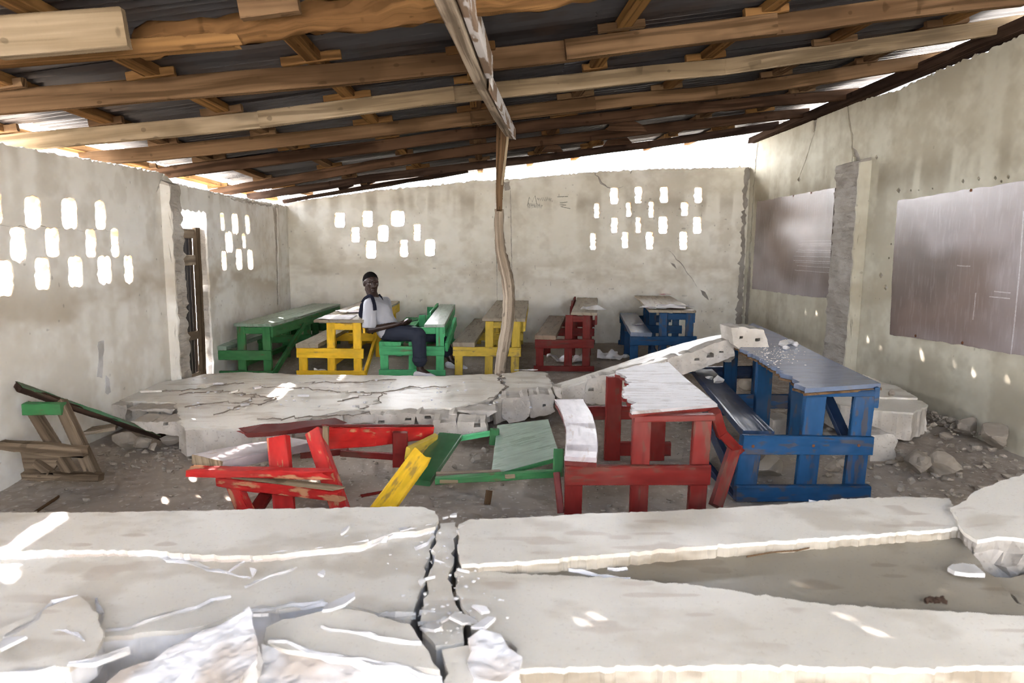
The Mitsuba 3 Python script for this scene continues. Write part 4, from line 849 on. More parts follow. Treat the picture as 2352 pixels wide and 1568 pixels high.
def full_desk(label, near_l, near_r, Yn, seat_px, top_px, legs, topx, far, paint_, topm, seatm, opts=(), seatw=.23, Lmax=2.5, mid=True):
    """A desk read from its near end: leg lines, seat and top heights, and the far right corner of its top."""
    a, b = PY(near_l, 850, Yn), PY(near_r, 850, Yn)
    hs, ht = PY((near_l + near_r) / 2, seat_px, Yn)[2], PY(near_r, top_px, Yn)[2]
    c = PZ(*far, ht); w = b[0] - a[0]
    dvec = np.array([c[0] - b[0], c[1] - Yn]); L = min(np.linalg.norm(dvec), Lmax)
    if Yn + L * unit(dvec)[1] > 9.6: L = (9.6 - Yn) / unit(dvec)[1]
    D = Desk('school_desk', label, (a[0], Yn), (1, 0), dvec, paint_, 'desks in the back row')
    xs = [PY(x, 800, Yn)[0] - a[0] for x in legs]
    D.xs, D.hs, D.ht, D.w, D.L = xs, hs, ht, w, L
    D.frame(0.03, xs, hs, ht, w, bottom='skid' in opts)
    if mid: D.frame(L * .52, xs, hs, ht, w, bottom=False)
    D.frame(L - .06, xs, hs, ht, w, bottom='skid' in opts, face=1)
    t0, t1 = PY(topx[0], top_px, Yn)[0] - a[0], PY(topx[1], top_px, Yn)[0] - a[0]
    D.t0, D.t1 = t0, t1
    D.b('table_top', ((t0 + t1) / 2, -.03, ht - .015), ((t0 + t1) / 2, L, ht - .015), t1 - t0, .03, (0, 0, 1), topm, label='worn table top', n=6, jit=.002)
    D.b('seat', (seatw / 2 - .01, -.03, hs - .022), (seatw / 2 - .01, L, hs - .022), seatw, .045, (0, 0, 1), seatm, label='worn bench seat', n=6, jit=.002)
    D.b('apron', (t1 - .012, 0.0, ht - .085), (t1 - .012, L - .02, ht - .085), .11, .024, D.ex)
    if 'brace' in opts:
        D.b('brace', (w + .02, 0.0, .03), (w + .03, L * .38, ht - .12), .07, .03, D.ex)
    if 'shelf' in opts:
        D.b('back_board', (t0 - .03, L * .45, ht - .06), (t0 - .03, L - .03, ht - .06), .16, .024, D.ex)
    D.b('foot_rail', (xs[1], .05, .12), (xs[1], L - .08, .12), .06, .03, D.ex)
    return D
g1 = full_desk('long dark green desk leftmost in the back row, beside the doorway', 477, 624, 7.0, 794, 743, (487, 553, 612), (538, 626), (782, 696), 'paint_green', 'top_green', 'top_green', ('brace', 'skid'))
y1_ = full_desk('yellow desk the student leans back on, with white paper on its near end', 686, 834, 7.05, 789, 734, (694, 759, 820), (722, 838), (915, 690), 'paint_yellow', 'top_brown', 'top_brown', ('brace', 'skid'))
g2 = full_desk('bright green desk that the student sits at', 875, 1019, 7.12, 784, 744, (882, 947, 1010), (975, 1022), (1044, 696), 'paint_mint', 'top_green', 'paint_mint', ('skid', 'shelf'))
y2_ = full_desk('yellow desk standing behind the crooked post', 1043, 1193, 7.15, 786, 731, (1053, 1122, 1182), (1108, 1207), (1206, 684), 'paint_yellow_dull', 'top_brown', 'top_brown', ())
r1_ = full_desk('dark red desk in the back row with a crumpled paper on its end', 1230, 1360, 7.42, 770, 717, (1240, 1305, 1347), (1312, 1372), (1366, 678), 'paint_red', 'top_brown', 'seat_brown', ('skid', 'shelf'))
b1_ = full_desk('blue desk in the back row heaped with white papers', 1447, 1594, 7.35, 763, 712, (1457, 1522, 1582), (1492, 1597), (1532, 674), 'paint_blue', 'top_brown', 'top_blue_sheen', ('skid',))
# loose brace of the bright green desk and stack of the dark green one
g2.b('brace', (g2.w + .03, .02, .30), (g2.w + .10, .55, .52), .10, .03, g2.ex, label='loose grey-green brace')

# near red desk, its top broken off along the left
Yn = 3.12
a0 = PY(1297, 1100, Yn); b0 = PY(1629, 1100, Yn); ht = PY(1550, 944, Yn)[2]; hs = PY(1320, 1062, Yn)[2]
R = Desk('school_desk', 'near dark red desk with a broken sheen-whitened top and a warped bench plank', (a0[0], Yn), (1, .02), (.04, 1), 'paint_red')
lx = [PY(x, 1100, Yn)[0] - a0[0] for x in (1318, 1471, 1605)]
for k, x in enumerate(lx): R.b('leg', (x, 0.02, -.01), (x + (.012 if k == 2 else 0), 0.02, (hs - .02) if k == 0 else ht - .03), .085, .045, R.ey, jit=.002)
R.b('seat_rail', (-.0, -.02, hs - .055), (b0[0] - a0[0] + .0, -.02, hs - .055 + .0), .092, .034, R.ey, jit=.002)
R.b('top_rail', (lx[1] - .04, -.0, ht - .035), (lx[2] + .06, 0, ht - .03), .03, .05, R.ey, 'paint_red')
tp = [PZ(x, y, ht)[:2] for x, y in [(1451, 946), (1648, 929), (1568, 863), (1536, 832), (1480, 838), (1414, 851), (1436, 866), (1446, 884), (1428, 898), (1440, 915), (1462, 925)]]
tp = jagged(tp, .012, .03, 4, keep=(0, 1, 2))
put('table_top', plate(tp, .014, [0, 0, ht - .012], [1, 0, 0], [0, 1, 0]), 'top_white_sheen', R.key, label='worn face of the broken top, whitened to carry sky sheen')
put('top_board', plate(tp.buffer(.004), .016, [0, 0, ht - .0285], [1, 0, 0], [0, 1, 0]), 'paint_red', R.key)
Yf = 4.25
for x, m in ((1407, 'paint_red'), (1508, 'paint_red')):
    q = PY(x, 1000, Yf); put('leg', board([q[0], Yf, 0], [q[0], Yf, .545 if x < 1450 else .40], .10, .045, (0, 1, 0)), m, R.key)
put('seat_rail', board(PY(1330, 948, Yf + .04), PY(1540, 946, Yf + .04), .085, .035, (0, 1, 0)), 'paint_red', R.key)
put('bottom_rail', board(PY(1400, 1030, Yf + .04), PY(1540, 1030, Yf + .04), .09, .035, (0, 1, 0)), 'paint_red', R.key)
q0, q1, q2 = PY(1306, 920, 4.15), PY(1328, 985, 3.62), PY(1333, 1055, Yn - .03)
tt = np.linspace(0, 1, 13)[:, None]
mid_ = 2 * (q1 + [0.01, 0, .02]) - .5 * (q0 + q2)
Q = (1 - tt) ** 2 * q0 + 2 * tt * (1 - tt) * mid_ + tt ** 2 * q2
put('seat', sweep(Q, np.linspace(.175, .152, 13), .022, (0, 0, 1), .003, .0015), 'seat_lilac', R.key, label='warped pale bench plank')
put('seat_underside', sweep(Q - [0, 0, .024], np.linspace(.172, .150, 13), .024, (0, 0, 1), .003, .0015), 'paint_maroon', R.key)
put('brace', board(PY(1641, 945, 3.2), PY(1659, 1000, 3.25), .05, .045, (0, 1, 0)), 'paint_red', R.key, label='snapped red brace')
put('brace', board(PY(1657, 992, 3.24), PY(1697, 1036, 3.30), .05, .045, (0, 1, 0)), 'paint_red', R.key)
put('brace', board(PY(1690, 1020, 3.30), PY(1643, 1162, 3.15), .06, .045, (0, 1, 0)), 'paint_red', R.key)
put('brace', board(PY(1278, 1085, 3.2), PY(1288, 1178, 3.12), .03, .05, (0, 1, 0)), 'paint_maroon', R.key)

# near blue desk
Yn = 3.55
B = Desk('school_desk', 'near blue desk on the right with a concrete block on its broken top', (PY(1700, 1100, Yn)[0], Yn), (1, .04), (.12, 1), 'paint_blue')
bx = [PY(x, 1050, Yn)[0] - B.O[0] for x in (1720, 1864, 1978)]
ht = PY(1940, 885, Yn)[2]; hs = PY(1735, 992, Yn)[2]
for k, x in enumerate(bx): B.b('leg', (x - .012, .02, 0.03), (x + .012, .02, hs - .03 if k == 0 else ht - .025), .108, .045, B.ey, jit=.002)
B.b('seat_rail', (-.005, -.02, hs - .062), (bx[2] + .06, -.02, hs - .075), .105, .036, B.ey, jit=.002)
for x in (bx[0] + .01, bx[1] + .0, bx[2] - .02):
    m = trimesh.creation.icosphere(1, .009); m.vertices = m.vertices * [1, .5, 1] + B.P(x, -.039, hs - .068); put('nail_head', m, 'rust', B.key)
B.b('bottom_rail', (-.03, -.02, .045), (bx[2] + .065, -.02, .04), .085, .045, B.ey, jit=.002)
B.b('top_rail', (bx[1] - .05, .0, ht - .045), (bx[2] + .05, .0, ht - .045), .035, .05, B.ey)
tp = [PZ(x, y, ht)[:2] for x, y in [(1849, 893), (2023, 881), (1890, 818), (1790, 768), (1730, 742), (1668, 766), (1685, 786), (1712, 806), (1745, 820), (1772, 838), (1800, 852), (1832, 880)]]
tp = jagged(tp, .014, .03, 6, keep=(0, 1, 2, 3, 4))
put('table_top', plate(tp, .024, [0, 0, ht - .022], [1, 0, 0], [0, 1, 0], refine=.15), 'top_blue_sheen', B.key, label='dusty table top, grey-blue to carry sky sheen, with a splintered edge')
put('broken_edge', plate(tp.buffer(.007).difference(tp.buffer(-.03)), .012, [0, 0, ht - .035], [1, 0, 0], [0, 1, 0]), 'wood_brown', B.key, label='splintered brown edge')
q0, q1 = PZ(2016, 884, ht), PZ(1795, 770, ht)
put('apron', board(q0 + [0, .0, -.07], q1 + [0, 0, -.07], .11, .024, np.cross(unit(q1 - q0), [0, 0, 1])), 'paint_blue', B.key)
s0, s1 = PZ(1739, 986, hs), PZ(1612, 846, hs)
put('seat', board(s0 + [0, -.02, -.024], s1 + [0, 0, -.024], .165, .048, (0, 0, 1), n=6, jit=.002), 'paint_navy', B.key, label='dark shiny bench seat')
put('foot_rail', board([s0[0] - .09, 3.6, .06], [s1[0] - .05, 5.2, .06], .09, .04, (1, 0, 0)), 'paint_navy', B.key)
for (Ym, xs_, hs_) in ((4.6, (1752, 1832), (ht - .03, ht - .03)), (5.45, (1674, 1742), (ht - .03, ht - .03))):
    for x, h in zip(xs_, hs_):
        q = PY(x, 900, Ym); put('leg', board([q[0], Ym, 0], [q[0], Ym, h], .108, .045, (0, 1, 0)), 'paint_blue', B.key)
put('seat_rail', board(PY(1640, 921, 4.64), PY(1850, 921, 4.64), .10, .035, (0, 1, 0)), 'paint_blue', B.key)
put('seat_rail', board(PY(1600, 856, 5.5), PY(1760, 854, 5.5), .10, .035, (0, 1, 0)), 'paint_navy', B.key)
put('brace', board(PY(1892, 895, 4.0), PY(1943, 1008, 3.72), .06, .035, (0, 1, 0)), 'paint_navy', B.key)
put('brace', board(PY(1600, 1040, 4.3), PY(1690, 1150, 3.6), .05, .04, (1, 0, 0)), 'paint_navy', B.key)

# wrecked furniture on the floor
def seg(key, name, a, b, w, t, up, mat, **k): return put(name, board(PY(*a), PY(*b), w, t, up, **k), mat, key)
RF = thing('broken_desk', 'smashed bright red desk lying on its side left of centre', 'school desk')
FY = (0, 1, 0)
seg(RF, 'leg', (640, 1003, 3.35), (656, 1185, 3.2), .095, .045, FY, 'paint_bright_red', jit=.003)
seg(RF, 'leg', (720, 992, 3.45), (784, 1180, 3.15), .085, .045, FY, 'paint_bright_red', jit=.003)
seg(RF, 'leg', (530, 1098, 3.22), (566, 1180, 3.12), .068, .045, FY, 'paint_bright_red', jit=.003)
seg(RF, 'brace', (645, 1085, 3.45), (585, 1176, 3.15), .06, .045, FY, 'paint_red', jit=.003)
seg(RF, 'rail', (437, 1082, 3.16), (758, 1090, 3.12), .042, .05, FY, 'paint_bright_red', spl=(.01, .05), jit=.004, n=6)
seg(RF, 'rail', (505, 1103, 3.20), (778, 1137, 3.02), .055, .05, FY, 'paint_bright_red', spl=(.01, .03), jit=.004, n=6)
seg(RF, 'raw_edge', (540, 1093, 3.18), (776, 1121, 2.99), .012, .052, FY, 'wood_pale', spl=(.02, .03))
q0, q1 = PY(475, 1062, 3.22), PY(690, 1018, 3.85)
put('seat', board(q0, q1, .19, .05, (0, -.15, 1), n=5, jit=.002), 'seat_lilac', RF, label='pale bench plank')
put('seat_end', board(q0 - unit(q1 - q0) * .004 - [0, 0, .0], q0 + unit(q1 - q0) * .004, .188, .048, (0, -.15, 1)), 'wood_pale', RF, label='raw sawn end')
put('top_board', board(PY(566, 993, 3.55), PY(782, 970, 3.95), .10, .028, (0, -.25, 1), n=6, jit=.003, spl=(.04, .02)), 'paint_maroon', RF, label='dark splintered top board')
put('apron', sweep(np.array([PY(744, 1006, 3.55), PY(860, 1002, 3.85), PY(992, 992, 4.15)]), np.array([.125, .115, .078]), .03, FY), 'paint_bright_red', RF)
put('apron_edge', board(PY(744, 976, 3.56), PY(992, 977, 4.15), .04, .012, (0, 0, 1)), 'paint_maroon', RF)
seg(RF, 'leg', (919, 992, 3.85), (919, 1071, 3.85), .085, .045, FY, 'paint_red')
seg(RF, 'rail', (784, 1040, 3.9), (905, 1048, 3.86), .035, .04, FY, 'paint_red')
seg(RF, 'rail', (690, 1045, 3.9), (800, 1035, 4.0), .04, .04, FY, 'paint_maroon')
seg(RF, 'splint', (748, 980, 3.42), (748, 1034, 3.40), .03, .02, FY, 'wood_pale', spl=(.006, .006))
GF = thing('broken_desk', 'collapsed green desk with a tilted grey-green top, left of the near red desk', 'school desk')
T0, T1, T2, T3 = PZ(1128, 1090, .13), PZ(1286, 1048, .21), PZ(1258, 958, .24), PZ(1142, 976, .16)
ex = unit(T1 - T0); nn = unit(np.cross(T1 - T0, T3 - T0)); ey = np.cross(nn, ex)
pg = Polygon([((q - T0) @ ex, (q - T0) @ ey) for q in (T0, T1, T2, T3)])
put('table_top', plate(pg, .022, T0 - nn * .022, ex, ey, refine=.15), 'top_green', GF, label='grey-green table top')
put('top_edge', board(T0 - nn * .012 - ey * .004, T1 - nn * .012 - ey * .004, .022, .012, ey), 'paint_green', GF)
seg(GF, 'rail', (1000, 1103, 3.42), (1288, 1086, 3.42), .035, .045, FY, 'paint_green', jit=.002, n=5)
seg(GF, 'rail', (1002, 1092, 3.55), (1150, 1086, 3.60), .03, .05, FY, 'wood_grey')
seg(GF, 'leg', (1283, 1030, 3.46), (1282, 1094, 3.42), .05, .045, FY, 'paint_green')
seg(GF, 'rail', (1056, 1006, 4.25), (1140, 992, 4.3), .03, .04, FY, 'paint_mint')
seg(GF, 'leg', (1136, 985, 4.28), (1134, 1020, 4.28), .06, .045, FY, 'paint_green')
seg(GF, 'raw_patch', (1010, 1106, 3.392), (1052, 1106, 3.392), .02, .004, FY, 'wood_pale')
seg(GF, 'raw_patch', (1160, 1095, 3.392), (1183, 1093, 3.392), .022, .004, FY, 'wood_pale')
YP = thing('loose_plank', 'bright yellow plank slanting down toward the nearer slab', 'plank')
put('board', board(PY(966, 1050, 3.35), PY(868, 1182, 2.98), .10, .028, unit([.1, -.75, .6]), spl=(.04, .02), jit=.002), 'paint_yellow', YP)
YP2 = thing('loose_plank', 'dull yellow board tucked under the glossy green plank', 'plank')
put('board', board(PY(936, 1042, 3.75), PY(1000, 1010, 4.1), .075, .028, FY, jit=.002), 'paint_yellow_dull', YP2)
GP = thing('loose_plank', 'glossy green plank lying beside the yellow plank', 'plank')
put('board', board(PZ(1036, 1000, .17), PZ(957, 1107, .10), .15, .03, (0.05, 0, 1), jit=.002), 'paint_green_gloss', GP)
BF = thing('broken_desk', 'weathered brown desk end frame with a green top bar leaning at the far left', 'school desk')
seg(BF, 'leg', (66, 930, 3.85), (167, 1090, 3.62), .055, .05, FY, 'wood_weathered', jit=.003)
seg(BF, 'leg', (139, 925, 3.85), (218, 1092, 3.62), .066, .05, FY, 'wood_weathered', jit=.003)
seg(BF, 'top_bar', (57, 938, 3.80), (146, 938, 3.80), .066, .05, FY, 'paint_green', jit=.002)
seg(BF, 'rail', (2, 1021, 3.66), (197, 1036, 3.62), .05, .05, FY, 'wood_weathered', jit=.005, n=6)
seg(BF, 'bottom_rail', (56, 1089, 3.62), (233, 1096, 3.58), .036, .05, FY, 'wood_weathered', jit=.004, n=6)
pg = jagged([(0, 0), (.15, 0), (.22, .11), (.22, .13), (-.03, .13)], .004, .04, 3)
put('panel', plate(pg, .02, PY(62, 1080, 3.66), [1, 0, 0], [0, 0.1, 1]), 'wood_weathered', BF)
seg(BF, 'stub', (84, 1062, 3.64), (118, 1088, 3.60), .04, .04, FY, 'wood_weathered')
LP_ = thing('loose_plank', 'long dark plank with a chipped green edge propped up at the far left', 'plank')
a, b = PY(40, 888, 3.72), PZ(378, 1006, .03)
put('board', board(a, b, .08, .03, unit([.25, -.3, 1]), n=8, jit=.003, spl=(.01, .06)), 'wood_dark', LP_)
uN = unit([.25, -.3, 1]); uN = unit(uN - (b - a) * ((uN @ (b - a)) / ((b - a) @ (b - a))))
put('green_face', board(a + uN * .0145, a + (b - a) * .93 + uN * .0145, .074, .006, uN, n=12, jit=.002), 'paint_green_chipped', LP_, label='chipped green painted face')
DP = thing('loose_plank', 'grey plank lying flat along the foot of the left wall', 'plank')
put('board', board(PZ(12, 1001, .10), PZ(268, 980, .10), .12, .03, (0, 0, 1), n=6, jit=.004, sag=.02), 'wood_grey', DP)
put('wood_block', board(PZ(1119, 1158, .0) + [0, 0, .0], PZ(1119, 1158, 0) + [.01, .02, .07], .035, .03, FY), 'wood_brown', label='small upright wood offcut on the dark floor in front of the green desk', cat='wood offcut')
put('splinter', board(PZ(832, 1138, .02), PZ(884, 1128, .02), .014, .014, spl=(.02, .01)), 'paint_red', label='thin red splinter on the floor left of the yellow plank', cat='splinter')
put('splinter', board(PZ(85, 1173, .02), PZ(133, 1141, .02), .014, .014, spl=(.02, .01)), 'wood_brown', label='thin brown stick on the floor at far left', cat='splinter')

# ---------------------------------------------------------------- papers
def paper(c, w, h, rot, seed, label, mat='paper', crumple=.012, normal=(0, 0, 1), group=None):
    rng = np.random.default_rng(seed)
    g = np.stack(np.meshgrid(np.linspace(-w / 2, w / 2, 9), np.linspace(-h / 2, h / 2, 9), indexing='ij'), -1).reshape(-1, 2)
    z = crumple * 2 * np.maximum(0, meshkit.fbm(np.concatenate([g * 9 + seed, g[:, :1] * 0], 1), 2, seed) - .42)
    ca, sa = math.cos(rot), math.sin(rot)
    p = np.stack([g[:, 0] * ca - g[:, 1] * sa, g[:, 0] * sa + g[:, 1] * ca, z + .003], 1) + np.asarray(c)
    ff = grid_faces(9, 9)
    put('paper', (np.vstack([p, p + [0, 0, .0012]]), np.vstack([ff[:, ::-1], ff + 81])), mat, smooth=40, label=label, cat='paper', group=group)
paper(PZ(775, 729, y1_.ht + .002), .34, .45, .05, 1, 'white sheet on the near end of the yellow desk behind the student')
paper(PZ(805, 716, y1_.ht + .01), .30, .21, .5, 2, 'darker-edged sheet lying across the first sheet behind the student', crumple=.03)
c = PZ(1362, 712, r1_.ht + .002)
paper(c, .24, .20, .3, 3, 'crumpled white paper hanging over the near end of the dark red back row desk', crumple=.06)
for k in range(7):
    paper(PZ(1530 + RNG.uniform(-28, 40), 701 + RNG.uniform(-2, 6), b1_.ht + .003 + .003 * k), .30, .21, RNG.uniform(-.5, .5), 10 + k, 'white sheet in the loose heap on the blue back row desk', crumple=.02, group='papers heaped on the blue desk in the back row')
paper(PZ(1527, 676, b1_.ht + .004), .16, .11, .3, 31, 'small pink sheet at the far end of the blue back row desk', 'paper_pink')
paper(PZ(1465, 745, b1_.hs + .003), .12, .08, .2, 32, 'small white note on the bench of the blue back row desk', crumple=.004)
for k, (x, y, w, h) in enumerate([(1285, 828, .3, .22), (1325, 829, .25, .2), (1395, 820, .3, .25), (1420, 822, .25, .2)]):
    paper(PZ(x, y, .01), w, h, k * .7, 40 + k, ['crumpled paper on the floor inside the dark red desk, left', 'crumpled paper on the floor inside the dark red desk, right', 'crumpled paper on the floor right of the dark red back row desk', 'second paper on the floor right of the dark red back row desk'][k], crumple=.10)
paper(PZ(735, 852, .03), .12, .09, .4, 50, 'scrap of paper under the yellow desk behind the student', crumple=.06)
paper(PZ(1208, 851, .215), .22, .07, -.1, 51, 'torn strip of card lying on the slab right of the post', crumple=.03)
# ---------------------------------------------------------------- the student
def sph(c, r, n=20):
    return m3.Manifold.sphere(r, n).translate([float(q) for q in c])
def ell(c, r, fr, n=24):
    """Ellipsoid with radii r along the axes fr."""
    v, f = mesh_of(m3.Manifold.sphere(1, n)); A = np.array(fr)
    return m3.Manifold.hull_points((v * np.asarray(r)) @ A + np.asarray(c))
def bone(a, b, ra, rb): return m3.Manifold.batch_hull([sph(a, ra), sph(b, rb)])
def chain(pts, rs): return [bone(a, b, ra, rb) for a, b, ra, rb in zip(pts[:-1], pts[1:], rs[:-1], rs[1:])]
def skin(parts, edge_, it=12):
    m = m3.Manifold.batch_boolean(parts, m3.OpType.Add).refine_to_length(edge_)
    v, f = mesh_of(m); tm = trimesh.Trimesh(v, f, process=True)
    trimesh.smoothing.filter_taubin(tm, lamb=.5, nu=.53, iterations=it)
    return tm
scene['skin'] = glossy(lambda p, n, uv: mix(C(.024, .0125, .0095), C(.036, .019, .0145), fbm(p.x * 30, p.y * 30, p.z * 30, 3)), .45, .4)
scene['hair'] = {'type': 'diffuse', 'reflectance': rgb(.010, .009, .009)}
scene['shirt'] = bump(diffuse(lambda p, n, uv: mix(C(.47, .49, .54), C(.40, .41, .46), fbm(p.x * 14, p.y * 14, p.z * 10, 3))), lambda p, n, uv: fbm(p.x * 12, p.y * 12, p.z * 7, 3), .025)
scene['denim'] = bump(diffuse(lambda p, n, uv: mix(C(.022, .027, .042), C(.040, .046, .062), fbm(p.x * 16, p.y * 16, p.z * 16, 3))), lambda p, n, uv: fbm(p.x * 14, p.y * 14, p.z * 14, 3), .02)
scene['bag_cloth'] = {'type': 'diffuse', 'reflectance': rgb(.014, .016, .026)}
scene['shoe_white'] = {'type': 'diffuse', 'reflectance': rgb(.58, .58, .62)}
scene['eye_white'] = {'type': 'diffuse', 'reflectance': rgb(.28, .25, .24)}
scene['silver'] = {'type': 'principled', 'base_color': rgb(.7, .72, .76), 'metallic': .6, 'roughness': .25}

hz = g2.hs + .085
P_ = lambda x, y, d: PY(x, y, d)
hipN, hipF = P_(888, 770, 7.19), P_(893, 768, 7.40); hipN[2] = hipF[2] = hz
kneeN = P_(962, 768, 6.99); ankN = P_(965, 846, 6.97); kneeF = P_(1008, 772, 7.42); ankF = P_(1037, 828, 7.40)
ankN[2] = .085; ankF[2] = max(ankF[2], .10)
shN, shF = P_(850, 699, 7.10), P_(884, 691, 7.42); neck = P_(862, 686, 7.26); chest = (shN + shF) / 2 + np.array([.015, 0, -.09])
elN, elF = P_(849, 757, 7.06), P_(893, 752, 7.48); wrN, wrF = P_(907, 745, 7.08), P_(926, 743, 7.26)
hdN, hdF = P_(922, 745, 7.12), P_(936, 743, 7.20)
waist = (hipN + hipF) / 2 * .55 + chest * .45 + np.array([-.02, 0, 0])
hc = P_(852, 652, 7.20)
ff_ = unit([.50, -.86, -.06]); ss = unit(np.cross(ff_, [0, 0, 1])); uu_ = np.cross(ss, ff_)
def hd(f, s, u): return hc + ff_ * f + ss * s + uu_ * u
pers = thing('person', 'young student in a pale grey shirt and rolled dark jeans sitting at the bright green desk, head turned to the camera', 'person')
labels[pers]['label'] = 'student in pale grey shirt and rolled dark jeans seated at the bright green desk'
head = [ell(hd(-.012, 0, .032), (.096, .078, .092), (ff_, ss, uu_)),
        m3.Manifold.batch_hull([ell(hd(.02, 0, 0), (.072, .066, .06), (ff_, ss, uu_)), sph(hd(.058, .014, -.094), .026), sph(hd(.058, -.014, -.094), .026), sph(hd(.004, .042, -.056), .025), sph(hd(.004, -.042, -.056), .025)]),
        m3.Manifold.batch_hull([sph(hd(.080, 0, .022), .009), sph(hd(.096, 0, -.020), .0135), sph(hd(.083, .017, -.026), .011), sph(hd(.083, -.017, -.026), .011)]),
        m3.Manifold.batch_hull([sph(hd(.082, .022, -.057), .009), sph(hd(.089, 0, -.053), .011), sph(hd(.082, -.022, -.057), .009)]),
        m3.Manifold.batch_hull([sph(hd(.080, .02, -.070), .009), sph(hd(.086, 0, -.071), .011), sph(hd(.080, -.02, -.070), .009)]),
        m3.Manifold.batch_hull([sph(hd(.070, .045, .032), .012), sph(hd(.079, .012, .031), .011)]), m3.Manifold.batch_hull([sph(hd(.070, -.045, .032), .012), sph(hd(.079, -.012, .031), .011)])]
for sgn in (1, -1):
    head.append(m3.Manifold.batch_hull([ell(hd(-.005, sgn * .077, .008), (.015, .008, .025), (ff_, ss, uu_)), ell(hd(.003, sgn * .074, -.012), (.009, .007, .013), (ff_, ss, uu_))]))
head.append(bone(hd(-.028, 0, -.05), neck + [0, 0, -.03], .054, .058))
def hand(w, pdir, up, side, curl):
    """Palm, four bent fingers and a thumb; w wrist, pdir along the palm."""
    pdir, up = unit(pdir), unit(up); lat = unit(np.cross(pdir, up)) * side
    out = [m3.Manifold.batch_hull([sph(w, .026), sph(w + pdir * .075 + lat * .03, .014), sph(w + pdir * .08 - lat * .03, .014), sph(w + pdir * .02 + lat * .028, .014)])]
    for k, L in enumerate((.070, .078, .072, .056)):
        base = w + pdir * .078 + lat * (.032 - .021 * k)
        d1 = unit(pdir * math.cos(curl * .5) + up * math.sin(curl * .5)); d2 = unit(pdir * math.cos(curl) + up * math.sin(curl)); d3 = unit(pdir * math.cos(curl * 1.5) + up * math.sin(curl * 1.5))
        j1 = base + d1 * L * .5; j2 = j1 + d2 * L * .3; j3 = j2 + d3 * L * .2
        out += chain([base, j1, j2, j3], [.0095, .0088, .008, .007])
    tb = w + pdir * .02 + lat * .03; j1 = tb + unit(lat * .8 + pdir * .6 + up * .3) * .04; j2 = j1 + unit(pdir * .9 + up * .5) * .032
    return out + chain([tb, j1, j2], [.013, .0105, .009])
armN = chain([shN, elN, wrN], [.048, .040, .027]) + hand(wrN, hdN - wrN + [0.01, .02, 0], (0.1, .5, 1), 1, .9)
armF = chain([shF + [0, 0, -.02], elF, wrF], [.048, .040, .027]) + hand(wrF, np.array([.5, -.75, .1]), (0.2, -.4, 1), -1, .9)
torso = [m3.Manifold.batch_hull([sph(shN + [0, 0, -.015], .045), sph(shF + [0, 0, -.035], .042), sph(chest, .09), sph(waist, .09), sph(neck + [0, 0, -.06], .05)]), m3.Manifold.batch_hull([sph(waist, .10), sph(hipN, .075), sph(hipF, .075)])]
legsm = chain([hipN, kneeN, ankN], [.075, .050, .036]) + chain([hipF, kneeF, ankF], [.075, .050, .036])
feet = [bone(ankN, ankN + [.09, -.03, -.045], .036, .03), bone(ankF, ankF + [.07, -.03, -.04], .036, .03)]
body = skin(head + armN + armF + torso + legsm + feet, .011, 10)
put('body', body, 'skin', pers, smooth=True, label='dark bare skin of head, neck and arms')
cap = m3.Manifold.batch_boolean([ell(hd(-.014, 0, .034), (.0978, .0798, .0938), (ff_, ss, uu_), 48).split_by_plane(list(map(float, unit(uu_ * .80 - ff_ * .55))), float(unit(uu_ * .80 - ff_ * .55) @ hd(.050, 0, .072)))[0]], m3.OpType.Add)
put('hair', cap.refine_to_length(.012), 'hair', pers, smooth=40, label='close-cropped black hair')
for sgn in (1, -1):
    ev, ef = mesh_of(ell(hd(.0785, sgn * .030, .010), (.007, .011, .005), (ff_, ss, uu_), 16)); put('eye', (ev, ef), 'eye_white', pers, smooth=True)
    pv, pf = mesh_of(ell(hd(.0832, sgn * .028, .010), (.0045, .0055, .0050), (ff_, ss, uu_), 12)); put('pupil', (pv, pf), 'hair', pers + '__eye' + ('' if sgn == 1 else '_001'), smooth=True)
def sleeve(a, b):
    d = unit(b - a); m = bone(a, a + (b - a) * .98, .068, .076); e = a + (b - a) * .93
    return [m.trim_by_plane(tuple(map(float, -d)), float(-d @ e))]
sleeveN = sleeve(shN, elN); sleeveF = sleeve(shF + [0, 0, -.02], elF)
shirt = [m3.Manifold.batch_hull([sph(shN, .066), sph(shF + [0, 0, -.02], .060), sph(neck + [0.008, 0, -.040], .074), sph(chest + [.02, 0, 0], .108), sph(waist + [0.02, 0, .02], .112)]),
         m3.Manifold.batch_hull([sph(waist + [.02, 0, .02], .112), sph(hipN + [-.01, 0, .02], .10), sph(hipF + [-.01, 0, .02], .10), sph(hipN + [.06, -.0, .0], .085), sph(hipF + [.06, 0, .0], .085)])] + sleeveN + sleeveF
sm = skin(shirt, .014, 5)
sm.vertices += sm.vertex_normals * (.016 * (meshkit.fbm(sm.vertices * np.array([9, 9, 5]), 3, 4) - .5))[:, None]
put('shirt', sm, 'shirt', pers, smooth=True, label='pale grey short-sleeved shirt')
cuffN, cuffF = kneeN + (ankN - kneeN) * .74, kneeF + (ankF - kneeF) * .62
tr = [m3.Manifold.batch_hull([sph(hipN, .092), sph(hipF, .092)])] + chain([hipN, kneeN, cuffN], [.092, .074, .070]) + chain([hipF, kneeF, cuffF], [.092, .074, .068])
tm_ = skin(tr, .016, 8)
tm_.vertices += tm_.vertex_normals * (.014 * (meshkit.fbm(tm_.vertices * 10, 3, 9) - .5))[:, None]
put('jeans', tm_, 'denim', pers, smooth=True, label='dark jeans')
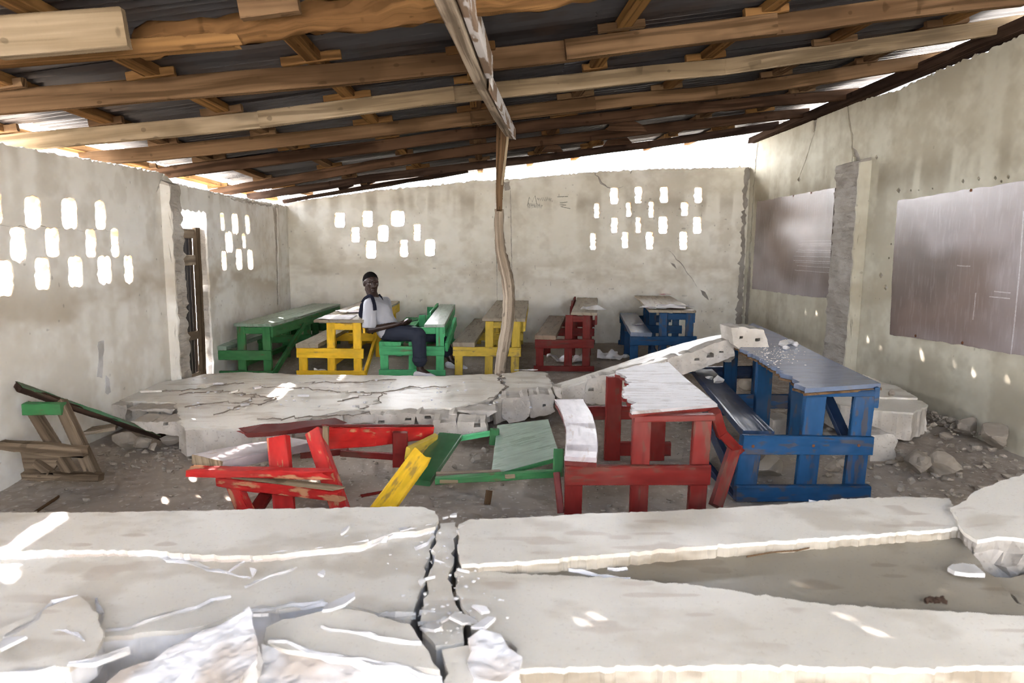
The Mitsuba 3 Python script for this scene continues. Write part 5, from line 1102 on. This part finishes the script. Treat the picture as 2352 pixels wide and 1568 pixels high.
for a, b, r in ((kneeN + (ankN - kneeN) * .62, kneeN + (ankN - kneeN) * .78, .076), (kneeF + (ankF - kneeF) * .52, kneeF + (ankF - kneeF) * .66, .073)):
    put('cuff', sweep(np.linspace(a, b, 5), r * 2 * np.array([.93, 1, 1.02, 1, .93]), r * 2 * np.array([.93, 1, 1.02, 1, .93]), (.2, 1, .1), jit=.002, rnd=18), 'denim', pers, smooth=True, label='rolled-up cuff')
for a, d in ((ankN, unit([.9, -.35, 0])), (ankF, unit([.9, -.2, -.1]))):
    g = a + np.array([0, 0, -.05])
    shm = m3.Manifold.batch_hull([sph(g + [0, 0, .015], .044), sph(g - d * .04, .036), sph(g + d * .10 + [0, 0, -.008], .036), sph(g + d * .16 + [0, 0, -.014], .026)])
    sv = skin([shm], .012, 3); sv.vertices[:, 2] = np.maximum(sv.vertices[:, 2], g[2] - .033)
    put('shoe', sv, 'shoe_white', pers, smooth=True, label='white canvas shoe')
bp = thing('backpack', 'dark navy backpack worn on the back of the seated student', 'backpack')
bc = (shN + shF) / 2 + np.array([-.135, .0, -.10]); ax = unit(chest - waist)
bpm = skin([m3.Manifold.batch_hull([sph(bc + ax * .07 + [.02, s_ * .06, 0], .045) for s_ in (-1, 1)] + [sph(bc - ax * .11 + [.03, s_ * .07, 0], .045) for s_ in (-1, 1)] + [sph(bc + [.0, 0, -.02], .07)])], .02, 4)
put('bag', bpm, 'bag_cloth', bp, smooth=True)
def strap(pts, w=.036):
    Q = np.array([P_(*p) for p in pts]); t = np.linspace(0, len(Q) - 1, 22)
    Q = np.stack([np.interp(t, range(len(Q)), Q[:, j]) for j in range(3)], 1); Q = gaussian_filter1d(Q, 1.2, axis=0, mode='nearest')
    put('strap', sweep(Q, w, .012, (.35, -.8, .45), jit=.0008), 'bag_cloth', bp, smooth=True, label='shoulder strap')
strap([(833, 695, 7.16), (838, 685, 7.11), (848, 678, 7.055), (855, 682, 7.02), (860, 698, 7.015), (862, 714, 7.02)])
strap([(871, 676, 7.31), (875, 682, 7.27), (879, 692, 7.25)], .022)
put('lower_strap', board(P_(841, 752, 7.13), P_(858, 764, 7.12), .04, .012, (0, -1, .2)), 'bag_cloth', bp)
ob = (hdN + hdF) / 2 + np.array([.015, -.05, .035])
ph = thing('handheld_gadget', 'small silver gadget held in the hands of the seated student', 'gadget')
put('case', board(ob + [-.035, 0, -.015], ob + [.03, 0, .03], .05, .016, (-.4, 0, 1), bev=.004), 'silver', ph)
put('strap_tail', board(ob + [.03, 0, -.01], ob + [.13, .02, .012], .012, .004, (0, 0, 1)), 'bag_cloth', ph)
